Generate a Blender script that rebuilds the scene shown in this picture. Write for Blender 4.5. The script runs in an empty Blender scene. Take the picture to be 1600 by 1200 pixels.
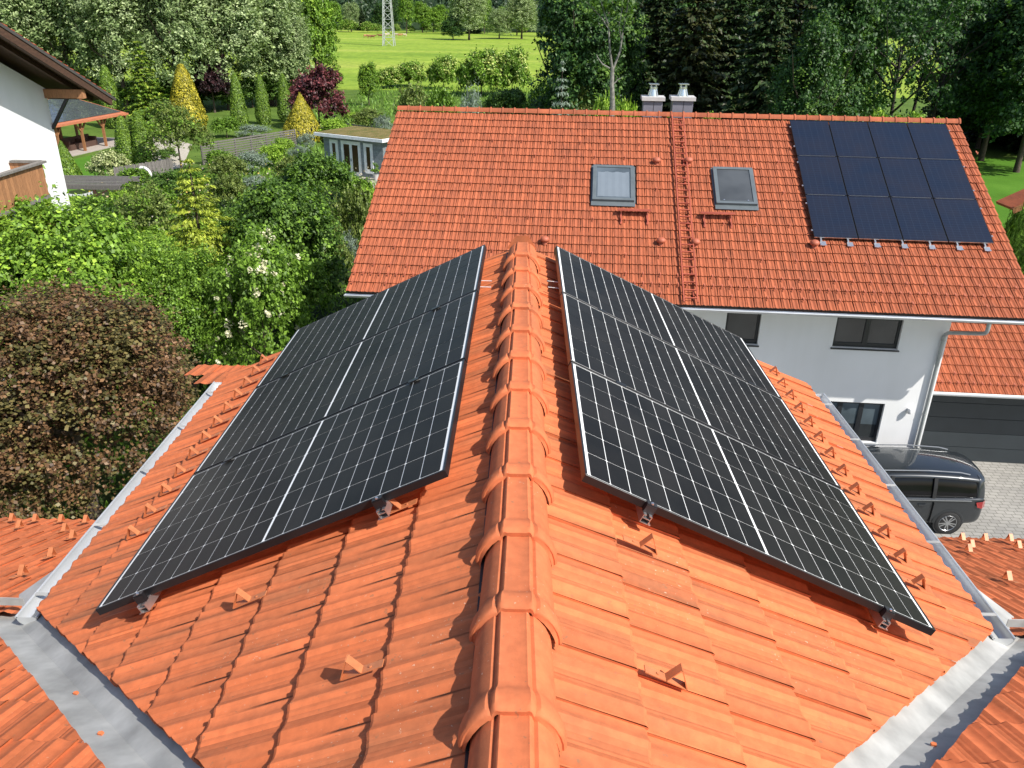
import bpy, math, random
import numpy as np
from mathutils import Matrix, Vector
scene = bpy.context.scene
COL = scene.collection
random.seed(7)
rad = math.radians

# ------------------------------------------------------------------ camera
G = 10.5                                   # height of the near roof ridge above the ground
CAM = np.array([0.010, -2.745, 1.6525 + G])
FPX = 1259.8                               # focal length in pixels of a 1600 px wide picture
PITCH, ROLL, YAW = 0.432, 0.015, 0.0097
_cp, _sp = math.cos(PITCH), math.sin(PITCH)
_r = np.array([1.0, 0, 0]); _u = np.array([0, _sp, _cp]); _f = np.array([0, _cp, -_sp])
_r2 = _r * math.cos(ROLL) + _u * math.sin(ROLL); _u2 = -_r * math.sin(ROLL) + _u * math.cos(ROLL)
_Z = np.array([[math.cos(YAW), -math.sin(YAW), 0], [math.sin(YAW), math.cos(YAW), 0], [0, 0, 1]])
_r2, _u2, _f = _Z @ _r2, _Z @ _u2, _Z @ _f
cam_data = bpy.data.cameras.new('camera'); cam = bpy.data.objects.new('camera', cam_data); COL.objects.link(cam)
cam_data.sensor_width = 36; cam_data.lens = FPX * 36 / 1600; cam_data.clip_start = 0.05; cam_data.clip_end = 6000
cam.matrix_world = Matrix(((_r2[0], _u2[0], -_f[0], CAM[0]), (_r2[1], _u2[1], -_f[1], CAM[1]), (_r2[2], _u2[2], -_f[2], CAM[2]), (0, 0, 0, 1)))
scene.camera = cam

def ray(u, v):
    return _r2 * ((u - 800) / FPX) + _u2 * ((600 - v) / FPX) + _f
def on_plane(u, v, n, d):
    n = np.array(n, float); D = ray(u, v); return CAM + D * ((d - n @ CAM) / (n @ D))
def gnd(u, v, z=0.0):
    return on_plane(u, v, (0, 0, 1), z)
def at_y(u, v, Y):
    D = ray(u, v); return CAM + D * ((Y - CAM[1]) / D[1])
def pxm(P):                                # pixels (of 1600) per metre at a place
    return FPX / ((np.array(P) - CAM) @ _f)

# ------------------------------------------------------------------ sky, sun, exposure
SUN = np.array([0.555, -0.41, 0.725]); SUN /= np.linalg.norm(SUN)
world = bpy.data.worlds.new('World'); scene.world = world; world.use_nodes = True
wn = world.node_tree.nodes; wl = world.node_tree.links
sky = wn.new('ShaderNodeTexSky'); sky.sky_type = 'NISHITA'; sky.sun_disc = False
sky.sun_elevation = math.asin(SUN[2]); sky.sun_rotation = math.atan2(SUN[0], SUN[1])
sky.air_density = 1.0; sky.dust_density = 1.5; sky.ozone_density = 1.0
wl.new(sky.outputs[0], wn['Background'].inputs[0]); wn['Background'].inputs[1].default_value = 0.125
sl = bpy.data.lights.new('sun', 'SUN'); sl.energy = 4.8; sl.angle = rad(0.55); sl.color = (1.0, 0.955, 0.88)
so = bpy.data.objects.new('sun', sl); COL.objects.link(so)
so.rotation_euler = Vector(SUN).to_track_quat('Z', 'Y').to_euler()
so.location = (20, -20, 40)
vs = scene.view_settings
vs.view_transform = 'Standard'; vs.look = 'None'; vs.exposure = 0.40; vs.gamma = 1.0; vs.use_curve_mapping = False

# ------------------------------------------------------------------ helpers: meshes and things
ORG = {}
class MB:
    def __init__(s): s.v = []; s.f = []
    def add(s, vs, fs):
        b = len(s.v); s.v.extend([tuple(map(float, p)) for p in vs]); s.f.extend([tuple(i + b for i in f) for f in fs]); return s
    def box(s, c, size, B=None):
        c = np.array(c, float); hx, hy, hz = [k / 2 for k in size]
        P = np.array([[x, y, z] for x in (-hx, hx) for y in (-hy, hy) for z in (-hz, hz)])
        if B is not None: P = P @ np.array(B)          # rows of B: local axes in world
        return s.add(P + c, [(0, 1, 3, 2), (4, 6, 7, 5), (0, 4, 5, 1), (2, 3, 7, 6), (0, 2, 6, 4), (1, 5, 7, 3)])
    def bar(s, a, b, w, h=None, up=(0, 0, 1)):
        a = np.array(a, float); b = np.array(b, float); h = h or w
        d = b - a; L = np.linalg.norm(d); d = d / L; u = np.array(up, float)
        if abs(d @ u) > .98: u = np.array([0, 1.0, 0])
        sd = np.cross(u, d); sd /= np.linalg.norm(sd); u = np.cross(d, sd)
        return s.box((a + b) / 2, (L, w, h), [d, sd, u])
    def tube(s, pts, r, n=8, cap=True):
        pts = [np.array(p, float) for p in pts]; rs = r if hasattr(r, '__len__') else [r] * len(pts)
        rings = []; pu = None
        for i, p in enumerate(pts):
            d = pts[min(i + 1, len(pts) - 1)] - pts[max(i - 1, 0)]; d = d / (np.linalg.norm(d) + 1e-9)
            u = np.array([0, 0, 1.0]) if abs(d[2]) < .95 else np.array([0, 1.0, 0])
            if pu is not None: u = pu
            a = np.cross(d, u); a /= (np.linalg.norm(a) + 1e-9); b = np.cross(a, d); pu = b
            rings.append([p + rs[i] * (a * math.cos(2 * math.pi * k / n) + b * math.sin(2 * math.pi * k / n)) for k in range(n)])
        V = [q for R in rings for q in R]; F = []
        for i in range(len(pts) - 1):
            for k in range(n): F.append((i * n + k, (i + 1) * n + k, (i + 1) * n + (k + 1) % n, i * n + (k + 1) % n))
        if cap: F.append(tuple(range(n))); F.append(tuple(reversed(range((len(pts) - 1) * n, len(pts) * n))))
        return s.add(V, F)
    def lathe(s, prof, c=(0, 0, 0), n=16, sx=1, sy=1):
        c = np.array(c, float); V = []; F = []
        for r, z in prof:
            for k in range(n):
                a = 2 * math.pi * k / n; V.append(c + np.array([r * math.cos(a) * sx, r * math.sin(a) * sy, z]))
        for i in range(len(prof) - 1):
            for k in range(n): F.append((i * n + k, i * n + (k + 1) % n, (i + 1) * n + (k + 1) % n, (i + 1) * n + k))
        F.append(tuple(reversed(range(n)))); F.append(tuple(range((len(prof) - 1) * n, len(prof) * n)))
        return s.add(V, F)
    def quad(s, a, b, c, d): return s.add([a, b, c, d], [(0, 1, 2, 3)])
    def slab(s, poly, t):                    # polygon (any plane) given thickness along its normal, downwards
        P = [np.array(p, float) for p in poly]; n = np.cross(P[1] - P[0], P[2] - P[0]); n /= np.linalg.norm(n)
        if n[2] < 0: n = -n
        k = len(P); Q = [p - n * t for p in P]
        return s.add(P + Q, [tuple(range(k)), tuple(reversed(range(k, 2 * k)))] + [(i, i + k, (i + 1) % k + k, (i + 1) % k) for i in range(k)])
    def mesh(s, name, mat=None, off=(0, 0, 0), smooth=None):
        me = bpy.data.meshes.new(name); o = np.array(off, float)
        me.from_pydata([tuple(np.array(p) - o) for p in s.v], [], s.f)
        if mat: me.materials.append(mat)
        fix_normals(me)
        if smooth is not None: smooth_by_angle(me, smooth)
        me.update(); return me
    def build(s, name, mat, parent=None, smooth=None):
        off = ORG.get(parent.name, (0, 0, 0)) if parent else (0, 0, 0)
        return link(name, s.mesh(name, mat, off, smooth), parent)

import bmesh
def fix_normals(me):
    bm = bmesh.new(); bm.from_mesh(me); bmesh.ops.recalc_face_normals(bm, faces=bm.faces); bm.to_mesh(me); bm.free()
def smooth_by_angle(me, ang):
    bm = bmesh.new(); bm.from_mesh(me)
    for f in bm.faces: f.smooth = True
    for e in bm.edges:
        if len(e.link_faces) == 2 and e.calc_face_angle(0) > rad(ang): e.smooth = False
    bm.to_mesh(me); bm.free()
def link(name, data, parent=None):
    o = bpy.data.objects.new(name, data); COL.objects.link(o)
    if parent:
        o.parent = parent
        if parent.name in ORG: ORG[o.name] = ORG[parent.name]
    return o
def tag(o, label, cat, group=None, kind=None):
    if label: o['label'] = label
    if cat: o['category'] = cat
    if group: o['group'] = group
    if kind: o['kind'] = kind
    return o
def thing(name, label, cat, loc=(0, 0, 0), group=None):
    o = bpy.data.objects.new(name, None); COL.objects.link(o); o.empty_display_size = .1
    o.location = [float(k) for k in loc]; ORG[o.name] = np.array(loc, float)
    return tag(o, label, cat, group)
def structure(o): o['kind'] = 'structure'; return o
def copy_tree(o, parent=None):
    c = o.copy(); COL.objects.link(c); c.parent = parent
    for ch in list(o.children): copy_tree(ch, c)
    return c
def basis(d, a, n, p):                       # local X,Y,Z -> world d,a,n at p
    return Matrix(((d[0], a[0], n[0], p[0]), (d[1], a[1], n[1], p[1]), (d[2], a[2], n[2], p[2]), (0, 0, 0, 1)))

# ------------------------------------------------------------------ helpers: materials
def newmat(name):
    m = bpy.data.materials.new(name); m.use_nodes = True
    return m, m.node_tree.nodes, m.node_tree.links, m.node_tree.nodes['Principled BSDF']
def ramp(n, pts):
    r = n.new('ShaderNodeValToRGB'); e = r.color_ramp.elements
    while len(e) < len(pts): e.new(.5)
    for k, (p, c) in zip(e, pts):
        k.position = p; k.color = (*c, 1) if len(c) == 3 else c
    return r
def mixc(n, l, a, b, f, mode='MIX'):
    m = n.new('ShaderNodeMix'); m.data_type = 'RGBA'; m.blend_type = mode
    for s, v in ((m.inputs['A'], a), (m.inputs['B'], b), (m.inputs['Factor'], f)):
        if hasattr(v, 'links') or hasattr(v, 'is_linked'): l.new(v, s)
        elif isinstance(v, (int, float)): s.default_value = v
        else: s.default_value = (*v, 1)
    return m.outputs['Result']
def math_n(n, l, op, a, b=0.5, clamp=False):
    m = n.new('ShaderNodeMath'); m.operation = op; m.use_clamp = clamp
    for s, v in ((m.inputs[0], a), (m.inputs[1], b)):
        if hasattr(v, 'is_linked'): l.new(v, s)
        else: s.default_value = v
    return m.outputs[0]
def noise(n, l, scale, vec=None, detail=3, rough=.55):
    t = n.new('ShaderNodeTexNoise'); t.inputs['Scale'].default_value = scale; t.inputs['Detail'].default_value = detail; t.inputs['Roughness'].default_value = rough
    if vec is not None: l.new(vec, t.inputs['Vector'])
    return t.outputs['Fac']
def pos(n, l, scale=(1, 1, 1), rot=(0, 0, 0)):
    g = n.new('ShaderNodeNewGeometry'); m = n.new('ShaderNodeMapping'); m.inputs['Scale'].default_value = scale; m.inputs['Rotation'].default_value = rot
    l.new(g.outputs['Position'], m.inputs['Vector']); return m.outputs['Vector']
def bump(n, l, p, h, strength=.3, dist=.01):
    b = n.new('ShaderNodeBump'); b.inputs['Strength'].default_value = strength; b.inputs['Distance'].default_value = dist
    l.new(h, b.inputs['Height']); l.new(b.outputs[0], p.inputs['Normal'])
def simple(name, col, rough=.6, metal=0.0, var=.12, scale=3.0, bumps=0.0, spec=.5, coat=0.0, bscale=40):
    m, n, l, p = newmat(name)
    c = noise(n, l, scale, pos(n, l), 4)
    lo = tuple(max(0, k * (1 - var)) for k in col); hi = tuple(min(1, k * (1 + var)) for k in col)
    r = ramp(n, [(.3, lo), (.7, hi)]); l.new(c, r.inputs[0]); l.new(r.outputs[0], p.inputs['Base Color'])
    p.inputs['Roughness'].default_value = rough; p.inputs['Metallic'].default_value = metal
    p.inputs['Specular IOR Level'].default_value = spec; p.inputs['Coat Weight'].default_value = coat
    if bumps: bump(n, l, p, noise(n, l, bscale, pos(n, l), 3), bumps, .01)
    return m
def piece_random(n, l):                      # one value per object and per loose piece of a mesh
    g = n.new('ShaderNodeNewGeometry'); o = n.new('ShaderNodeObjectInfo')
    a = math_n(n, l, 'ADD', g.outputs['Random Per Island'], o.outputs['Random'])
    return math_n(n, l, 'FRACT', math_n(n, l, 'MULTIPLY', a, 7.31), 0)
def tile_mat(name, col, stain, stretch, rot=(0, 0, 0), stain_amt=.55, var=.14, grime=0.0):
    m, n, l, p = newmat(name)
    rnd = piece_random(n, l)
    base = ramp(n, [(0, tuple(k * (1 - var) for k in col)), (.5, col), (1, tuple(min(1, k * (1 + var)) for k in col))]); l.new(rnd, base.inputs[0])
    st = noise(n, l, 1.0, pos(n, l, stretch, rot), 5, .62)
    sr = ramp(n, [(.42, (0, 0, 0)), (.66, (1, 1, 1))]); l.new(st, sr.inputs[0])
    big = noise(n, l, .9, pos(n, l), 3); br = ramp(n, [(.30, (.15, .15, .15)), (.60, (1, 1, 1))]); l.new(big, br.inputs[0])
    fac = math_n(n, l, 'MULTIPLY', sr.outputs[0], br.outputs[0]); fac = math_n(n, l, 'MULTIPLY', fac, stain_amt)
    c1 = mixc(n, l, base.outputs[0], stain, fac)
    mot = noise(n, l, 26, pos(n, l), 4); mr = ramp(n, [(.35, (.90, .89, .88)), (.65, (1.07, 1.06, 1.04))]); l.new(mot, mr.inputs[0])
    c2 = mixc(n, l, c1, mr.outputs[0], 1.0, 'MULTIPLY')
    sp = noise(n, l, 75, pos(n, l), 2); spr = ramp(n, [(.69, (0, 0, 0)), (.72, (1, 1, 1))]); l.new(sp, spr.inputs[0])
    zone = noise(n, l, 1.7, pos(n, l), 2); zr = ramp(n, [(.52, (0, 0, 0)), (.66, (1, 1, 1))]); l.new(zone, zr.inputs[0])
    c3 = mixc(n, l, c2, (.62, .45, .33), math_n(n, l, 'MULTIPLY', math_n(n, l, 'MULTIPLY', spr.outputs[0], zr.outputs[0]), .75))
    lk = noise(n, l, 34, pos(n, l), 3, .6); lkr = ramp(n, [(.66, (0, 0, 0)), (.72, (1, 1, 1))]); l.new(lk, lkr.inputs[0])
    c3 = mixc(n, l, c3, (.20, .13, .075), math_n(n, l, 'MULTIPLY', lkr.outputs[0], .5))
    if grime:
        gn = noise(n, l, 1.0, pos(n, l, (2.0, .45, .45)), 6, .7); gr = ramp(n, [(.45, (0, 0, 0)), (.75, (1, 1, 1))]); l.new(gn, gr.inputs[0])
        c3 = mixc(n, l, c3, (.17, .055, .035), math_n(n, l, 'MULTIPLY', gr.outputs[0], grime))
    l.new(c3, p.inputs['Base Color']); p.inputs['Roughness'].default_value = .78; p.inputs['Specular IOR Level'].default_value = .22
    bump(n, l, p, noise(n, l, 160, pos(n, l), 3), .12, .004)
    return m
def leaf_mat(name, c1, c2, trans=.28, dark=(.6, 1.25), rough=.5, k=1.95):
    c1 = tuple(min(.8, x * k) for x in c1); c2 = tuple(min(.85, x * k) for x in c2)
    m, n, l, p = newmat(name)
    rnd = piece_random(n, l)
    r = ramp(n, [(0, tuple(k * dark[0] for k in c1)), (.45, c1), (.8, c2), (1, tuple(min(1, k * dark[1]) for k in c2))]); l.new(rnd, r.inputs[0])
    big = noise(n, l, .8, pos(n, l), 2); br = ramp(n, [(.3, (.78, .80, .75)), (.7, (1.15, 1.12, 1.05))]); l.new(big, br.inputs[0])
    c = mixc(n, l, r.outputs[0], br.outputs[0], 1.0, 'MULTIPLY')
    l.new(c, p.inputs['Base Color']); p.inputs['Roughness'].default_value = rough; p.inputs['Specular IOR Level'].default_value = .35
    t = n.new('ShaderNodeBsdfTranslucent'); l.new(mixc(n, l, c, (1.1, 1.25, .55), 1.0, 'MULTIPLY'), t.inputs['Color'])
    mx = n.new('ShaderNodeMixShader'); mx.inputs[0].default_value = trans
    l.new(p.outputs[0], mx.inputs[1]); l.new(t.outputs[0], mx.inputs[2]); l.new(mx.outputs[0], n['Material Output'].inputs[0])
    return m
def wood_mat(name, col, along=(1, 1, 12), rough=.75):
    m, n, l, p = newmat(name)
    g = noise(n, l, 6, pos(n, l, along), 4, .6)
    r = ramp(n, [(.3, tuple(k * .6 for k in col)), (.6, col), (.8, tuple(min(1, k * 1.25) for k in col))]); l.new(g, r.inputs[0])
    rnd = piece_random(n, l); rr = ramp(n, [(0, (.82, .82, .82)), (1, (1.12, 1.12, 1.12))]); l.new(rnd, rr.inputs[0])
    l.new(mixc(n, l, r.outputs[0], rr.outputs[0], 1, 'MULTIPLY'), p.inputs['Base Color']); p.inputs['Roughness'].default_value = rough
    return m
def glass_mat(name, col, rough=.05, spec=.8):
    m, n, l, p = newmat(name)
    c = noise(n, l, 1.2, pos(n, l), 2); r = ramp(n, [(.3, tuple(k * .7 for k in col)), (.7, tuple(k * 1.3 for k in col))]); l.new(c, r.inputs[0])
    l.new(r.outputs[0], p.inputs['Base Color']); p.inputs['Roughness'].default_value = rough; p.inputs['Specular IOR Level'].default_value = spec
    return m

# ------------------------------------------------------------------ shared materials
M_TILE_G = tile_mat('terracotta_near', (.610, .168, .064), (.25, .110, .056), (1.3, 11, 1.3), stain_amt=.68)
M_TILE_M = tile_mat('terracotta_near_main', (.565, .152, .058), (.17, .070, .030), (11, 1.3, 1.3), stain_amt=.55)
M_TILE_R = tile_mat('terracotta_ridge', (.590, .166, .067), (.25, .105, .055), (7, 1.0, 5), stain_amt=.45, var=.06)
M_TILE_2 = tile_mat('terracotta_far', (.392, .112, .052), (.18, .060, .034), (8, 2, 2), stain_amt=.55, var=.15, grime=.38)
M_ZINC = simple('zinc', (.38, .38, .365), .62, .10, .28, 5.5, .10, bscale=14)
M_ZINC2 = simple('zinc_light', (.62, .64, .65), .38, .5, .10, 2.0)
M_ALU = simple('aluminium', (.72, .72, .73), .30, .9, .06, 8)
M_BLACKALU = simple('black_anodised', (.016, .016, .018), .34, .3, .2, 8)
def render_mat():
    m, n, l, p = newmat('white_render')
    a = noise(n, l, 1.0, pos(n, l, (2.2, 2.2, .25)), 5, .6); r = ramp(n, [(.35, (.785, .79, .79)), (.6, (.81, .815, .82))]); l.new(a, r.inputs[0])
    b = noise(n, l, .6, pos(n, l), 3); r2 = ramp(n, [(.3, (.95, .95, .94)), (.7, (1.02, 1.02, 1.02))]); l.new(b, r2.inputs[0])
    l.new(mixc(n, l, r.outputs[0], r2.outputs[0], 1, 'MULTIPLY'), p.inputs['Base Color']); p.inputs['Roughness'].default_value = .92; p.inputs['Specular IOR Level'].default_value = .2
    bump(n, l, p, noise(n, l, 55, pos(n, l), 3), .22, .01); return m
M_WHITE = render_mat()
M_DECK = simple('roof_underlay', (.05, .035, .03), .9)
M_HOOK = simple('painted_hook', (.52, .185, .075), .5, .1, .18, 20)
M_DARKMETAL = simple('dark_metal', (.03, .03, .033), .5, .3)
M_CABLE = simple('cable', (.02, .02, .02), .6)
def cell_mat():
    m, n, l, p = newmat('solar_cell')
    rnd = piece_random(n, l)
    r = ramp(n, [(0, (.0065, .0060, .0060)), (1, (.0115, .0105, .0100))]); l.new(rnd, r.inputs[0])
    d = noise(n, l, 2.2, pos(n, l), 4); dr = ramp(n, [(.35, (0, 0, 0)), (.75, (1, 1, 1))]); l.new(d, dr.inputs[0])
    sp = noise(n, l, 330, pos(n, l), 1); sr = ramp(n, [(.62, (0, 0, 0)), (.78, (1, 1, 1))]); l.new(sp, sr.inputs[0])
    dust = math_n(n, l, 'ADD', math_n(n, l, 'MULTIPLY', dr.outputs[0], .030), math_n(n, l, 'MULTIPLY', sr.outputs[0], .05))
    l.new(mixc(n, l, r.outputs[0], (.40, .36, .31), dust), p.inputs['Base Color'])
    p.inputs['Roughness'].default_value = .40; p.inputs['Specular IOR Level'].default_value = .10; p.inputs['Coat Weight'].default_value = .05; p.inputs['Coat Roughness'].default_value = .12
    bump(n, l, p, noise(n, l, 420, pos(n, l), 1), .10, .001)
    return m
M_CELL = cell_mat()
M_BACK = simple('white_backsheet', (.80, .81, .80), .5, 0, .05, 5, spec=.3)

# ------------------------------------------------------------------ roof tiles
def tile_profile(k):                          # two rolls and two troughs across one tile, 0..1
    def g(c, w): return math.exp(-((k - c) / w) ** 2)
    return .0100 * g(.27, .075) + .0092 * g(.73, .075) - .003 * g(.50, .07) + .005 * g(.0, .04) + .0013 * math.cos(k * 62) * (1 if .38 < k < .64 else 0)
def tile_mb(w=.224, l=.37, rise=.026, thick=.0125, n=22, lap=.012, amp=1.0, jitter=0.0):
    m = MB(); T = []; Bt = []
    for i in range(n + 1):
        k = i / n; y = -lap + (w + lap) * k; z = tile_profile(k) * amp + .006 * (1 - k) * amp
        T.append((y, z))
    V = []
    for (y, z) in T: V.append((0, y, z - rise * .55))
    for (y, z) in T: V.append((l * .97, y, z + rise * .45))
    for (y, z) in T: V.append((l, y, z + rise * .45 - .004))
    for (y, z) in T: V.append((l, y, z + rise * .45 - thick))
    for (y, z) in T: V.append((l * .60, y, z + rise * .05 - thick))
    q = n + 1; F = []
    for r in range(4):
        for i in range(n): F.append((r * q + i, (r + 1) * q + i, (r + 1) * q + i + 1, r * q + i + 1))
    b = len(V); V += [(0, T[0][0], T[0][1] - rise * .55 - .012), (l, T[0][0], T[0][1] + rise * .45 - thick)]
    F.append((0, b, b + 1, 2 * q)); 
    return m.add(V, F)
def tile_variants(mat, nvar, **kw):
    out = []
    for i in range(nvar):
        m = tile_mb(**kw); rr = random.Random(i)
        tw = rr.uniform(-.0025, .0025); m.v = [(x, y, z + tw * y / .2) for x, y, z in m.v]
        out.append(m.mesh('tile', mat, smooth=14))
    return out
CA, SA = math.cos(0.4488), math.sin(0.4488); TA = SA / CA
RIDGE_Z = G - .004
def slope_basis(which):
    d, n, a = {'R': ((CA, 0, -SA), (SA, 0, CA), (0, 1, 0)), 'L': ((-CA, 0, -SA), (-SA, 0, CA), (0, -1, 0)), 'M': ((0, CA, -SA), (0, SA, CA), (-1, 0, 0))}[which]
    return np.array(d, float), np.array(a, float), np.array(n, float)
VC = 2.06                                     # the main roof plane: z = RIDGE_Z - TA * (y + VC)
def cut_mesh(me, M, planes):
    """a copy of me cut in world space, keeping what lies on the positive side of each plane"""
    bm = bmesh.new(); bm.from_mesh(me); inv = M.inverted()
    for co, no in planes:
        c = inv @ Vector(co); nn = (inv.to_3x3() @ Vector(no)).normalized()
        bmesh.ops.bisect_plane(bm, geom=bm.verts[:] + bm.edges[:] + bm.faces[:], plane_co=c, plane_no=nn, clear_inner=True)
    if not bm.faces: bm.free(); return None
    r = bpy.data.meshes.new('tile'); bm.to_mesh(r); bm.free()
    for mt in me.materials: r.materials.append(mt)
    return r

house = thing('tiled_roof_house', 'house under the camera with bright orange tiled cross gable and white walls', 'house', (0, 0, 0))
TW, TP = .224, .33
ta_variants = tile_variants(M_TILE_G, 4); tm_variants = tile_variants(M_TILE_M, 4)
near_tiles = []                               # (distance, parent, mesh, matrix)
def add_tiles(which, parent, variants, s0, ncourse, a0, a1, origin, planes, under=None):
    d, a, n = slope_basis(which)
    for c in range(ncourse):
        for k in range(int(round((a1 - a0) / TW))):
            al = a0 + k * TW
            p = np.array(origin) + d * (s0 + TP * c) + a * al + n * random.uniform(-.0015, .0015) - n * .010 + d * random.uniform(-.003, .003)
            M = basis(d, a, n, p) @ Matrix.Rotation(random.uniform(-.006, .006), 4, 'Z')
            ctr = p + d * .18 + a * .11
            me = variants[random.randrange(len(variants))]
            cut = False; drop = False
            for co, no in planes:
                dist = (ctr - np.array(co)) @ np.array(no)
                if dist < -.32: drop = True
                elif dist < .32: cut = True
            if drop: continue
            if cut:
                me = cut_mesh(me, M, planes)
                if me is None: continue
            near_tiles.append([np.linalg.norm(ctr - CAM) + (50 if under and under(ctr) else 0), parent, me, M, which])
slopes = {}
for w, nm in (('L', 'roof_slope'), ('R', 'roof_slope')):
    sx = -1 if w == 'L' else 1
    m = MB(); dz = -.115
    P = lambda x, y: (sx * x, y, RIDGE_Z - TA * x + dz)
    m.slab([P(0, -2.6), P(0, 3.50), P(2.42, 3.50), P(2.42, .5)], .10)
    slopes[w] = m.build(nm, M_DECK, house)
for w in 'LR':
    sx = -1 if w == 'L' else 1; m = MB(); dz = -.12
    Q = lambda x, y: (sx * x, y, RIDGE_Z - TA * (y + VC) + dz)
    m.slab([Q(.0, -4.6), Q(.0, -VC), Q(2.52, 2.52 - VC), Q(2.52, 3.32), Q(9, 3.32), Q(9, -4.6)], .10)
    slopes['M' + w] = m.build('lower_roof_slope', M_DECK, house)
s2 = math.sqrt(.5)
CUT = 1.945
under = lambda p: .42 < abs(p[0]) < 1.72 and .15 < p[1] < 3.35
add_tiles('R', slopes['R'], ta_variants, .075 - .01, 9 - 1, -0.61 - 9 * TW, -0.61 - 9 * TW + 28 * TW, (0, 0, RIDGE_Z), [((0, -CUT, 0), (-s2, s2, 0)), ((0, 3.55, 0), (0, -1, 0))], under)
add_tiles('L', slopes['L'], ta_variants, .075 - .01, 9 - 1, .61 - 19 * TW, .61 - 19 * TW + 28 * TW, (0, 0, RIDGE_Z), [((0, -CUT, 0), (s2, s2, 0)), ((0, 3.55, 0), (0, -1, 0))], under)
mcut = .17
for w in 'LR':
    sx = -1 if w == 'L' else 1
    o = (0, -VC, RIDGE_Z)
    if w == 'L': a0, a1 = .80, .80 + 23 * TW
    else: a0, a1 = -.80 - 22 * TW, -.80
    pl = [((0, -VC - mcut, 0), (sx * s2, -s2, 0)) if False else ((sx * 1.0, 1.0 - VC - mcut, 0), (sx * s2, -s2, 0))]
    # on the far side of the gable gutter the lower roof passes under the eave
    d, a, n = slope_basis('M')
    for c in range(-2, 19):
        for k in range(int(round((a1 - a0) / TW))):
            al = a0 + k * TW
            p = np.array(o) + d * (TP * c + .05) + a * al - n * .012 + n * random.uniform(-.0015, .0015)
            M = basis(d, a, n, p) @ Matrix.Rotation(random.uniform(-.006, .006), 4, 'Z')
            ctr = p + d * .18 + a * .11
            if ctr[1] > 3.30 or abs(ctr[0]) > 5.9 - (0 if ctr[1] > 1 else 1.5): continue
            dist = (ctr - np.array(pl[0][0])) @ np.array(pl[0][1]); me = tm_variants[random.randrange(4)]
            if ctr[1] < .55:
                if dist < -.3: continue
                if dist < .3:
                    me = cut_mesh(me, M, pl)
                    if me is None: continue
            elif abs(ctr[0]) < 2.45: continue
            near_tiles.append([np.linalg.norm(ctr - CAM), slopes['M' + w], me, M, 'M'])
near_tiles.sort(key=lambda t: t[0])
for dist, par, me, M, wh in near_tiles[:300]:
    o = link('tile', me, par); o.matrix_local = M
def merge_tiles(lst, name, par, mat):
    if not lst: return
    bm = bmesh.new()
    for me, M in lst:
        t = bpy.data.meshes.new('t'); b2 = bmesh.new(); b2.from_mesh(me); b2.transform(M); b2.to_mesh(t); b2.free(); bm.from_mesh(t); bpy.data.meshes.remove(t)
    r = bpy.data.meshes.new(name); bm.to_mesh(r); bm.free(); r.materials.append(mat)
    o = link(name, r, par); o['kind'] = 'stuff'; return o
for key in ('L', 'R', 'ML', 'MR'):
    merge_tiles([(t[2], t[3]) for t in near_tiles[300:] if t[1] is slopes[key]], 'tiles', slopes[key], M_TILE_M if key[0] == 'M' else M_TILE_G)

# ridge caps: a flat-topped cap with raised strips and a flared collar at the near end
def ridge_cap_mesh(mat):
    prof = [(-.118, -.066), (-.1165, -.045), (-.110, -.020), (-.097, .008), (-.079, .030), (-.060, .044), (-.050, .041), (-.044, .056), (-.038, .060), (-.030, .057), (.030, .057), (.038, .060), (.044, .056), (.050, .041), (.060, .044), (.079, .030), (.097, .008), (.110, -.020), (.1165, -.045), (.118, -.066)]
    st = [(.0, 1.07, .006), (.003, 1.11, .010), (.012, 1.155, .0155), (.026, 1.175, .018), (.044, 1.175, .018), (.060, 1.155, .0155), (.074, 1.11, .010), (.084, 1.05, .004), (.095, 1.01, .001), (.115, 1.0, .0), (.41, .95, -.010)]
    V = []; F = []; k = len(prof)
    for (y, s, dz) in st:
        fl = max(0, (s - 1) / .19)
        for (x, z) in prof:
            x = x * 1.02; side = max(0.0, min(1.0, (abs(x) - .04) / .06))
            V.append((x * (1 + (s - 1) * 1.0), y - .018 * side * min(1, fl * 1.2), z + dz * (1 - .4 * side)))
    for i in range(len(st) - 1):
        for j in range(k - 1): F.append((i * k + j, i * k + j + 1, (i + 1) * k + j + 1, (i + 1) * k + j))
    b = len(V)                                 # thickness at the near lip
    for (x, z) in [(q[0] * 1.02, q[1]) for q in prof]: V.append((x * 1.02, -.018 * max(0.0, min(1.0, (abs(x) - .04) / .06)) + .002, z - .010))
    for j in range(k - 1): F.append((j, b + j, b + j + 1, j + 1))
    me = MB().add(V, F).mesh('ridge_cap', mat, smooth=40)
    return me
cap_me = ridge_cap_mesh(M_TILE_R)
clip_me = MB().box((0, .062, .0805), (.030, .012, .004)).box((-.006, .048, .0815), (.006, .022, .003)).box((.006, .048, .0815), (.006, .022, .003)).mesh('ridge_clip', M_DARKMETAL)
for k in range(-2, 13):
    y = -1.25 + .383 * k
    if y > 3.3: break
    o = link('ridge_cap', cap_me, house); o.location = (.012 + random.uniform(-.003, .003), y, G - .006); o.rotation_euler = (random.uniform(-.006, .006), 0, random.uniform(-.008, .008))
    c = link('ridge_clip', clip_me, o); c.location = (0, .05, .006); c.scale = (.6, .6, .6)
MB().add([(-.11, 3.47, G - .04), (-.04, 3.47, G + .066), (.06, 3.47, G + .066), (.13, 3.47, G - .04), (-.09, 3.56, G - .05), (-.04, 3.56, G + .04), (.06, 3.56, G + .04), (.11, 3.56, G - .05)], [(0, 1, 2, 3), (4, 7, 6, 5), (0, 4, 5, 1), (1, 5, 6, 2), (2, 6, 7, 3)]).build('ridge_end_cap', M_TILE_R, house)
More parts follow.
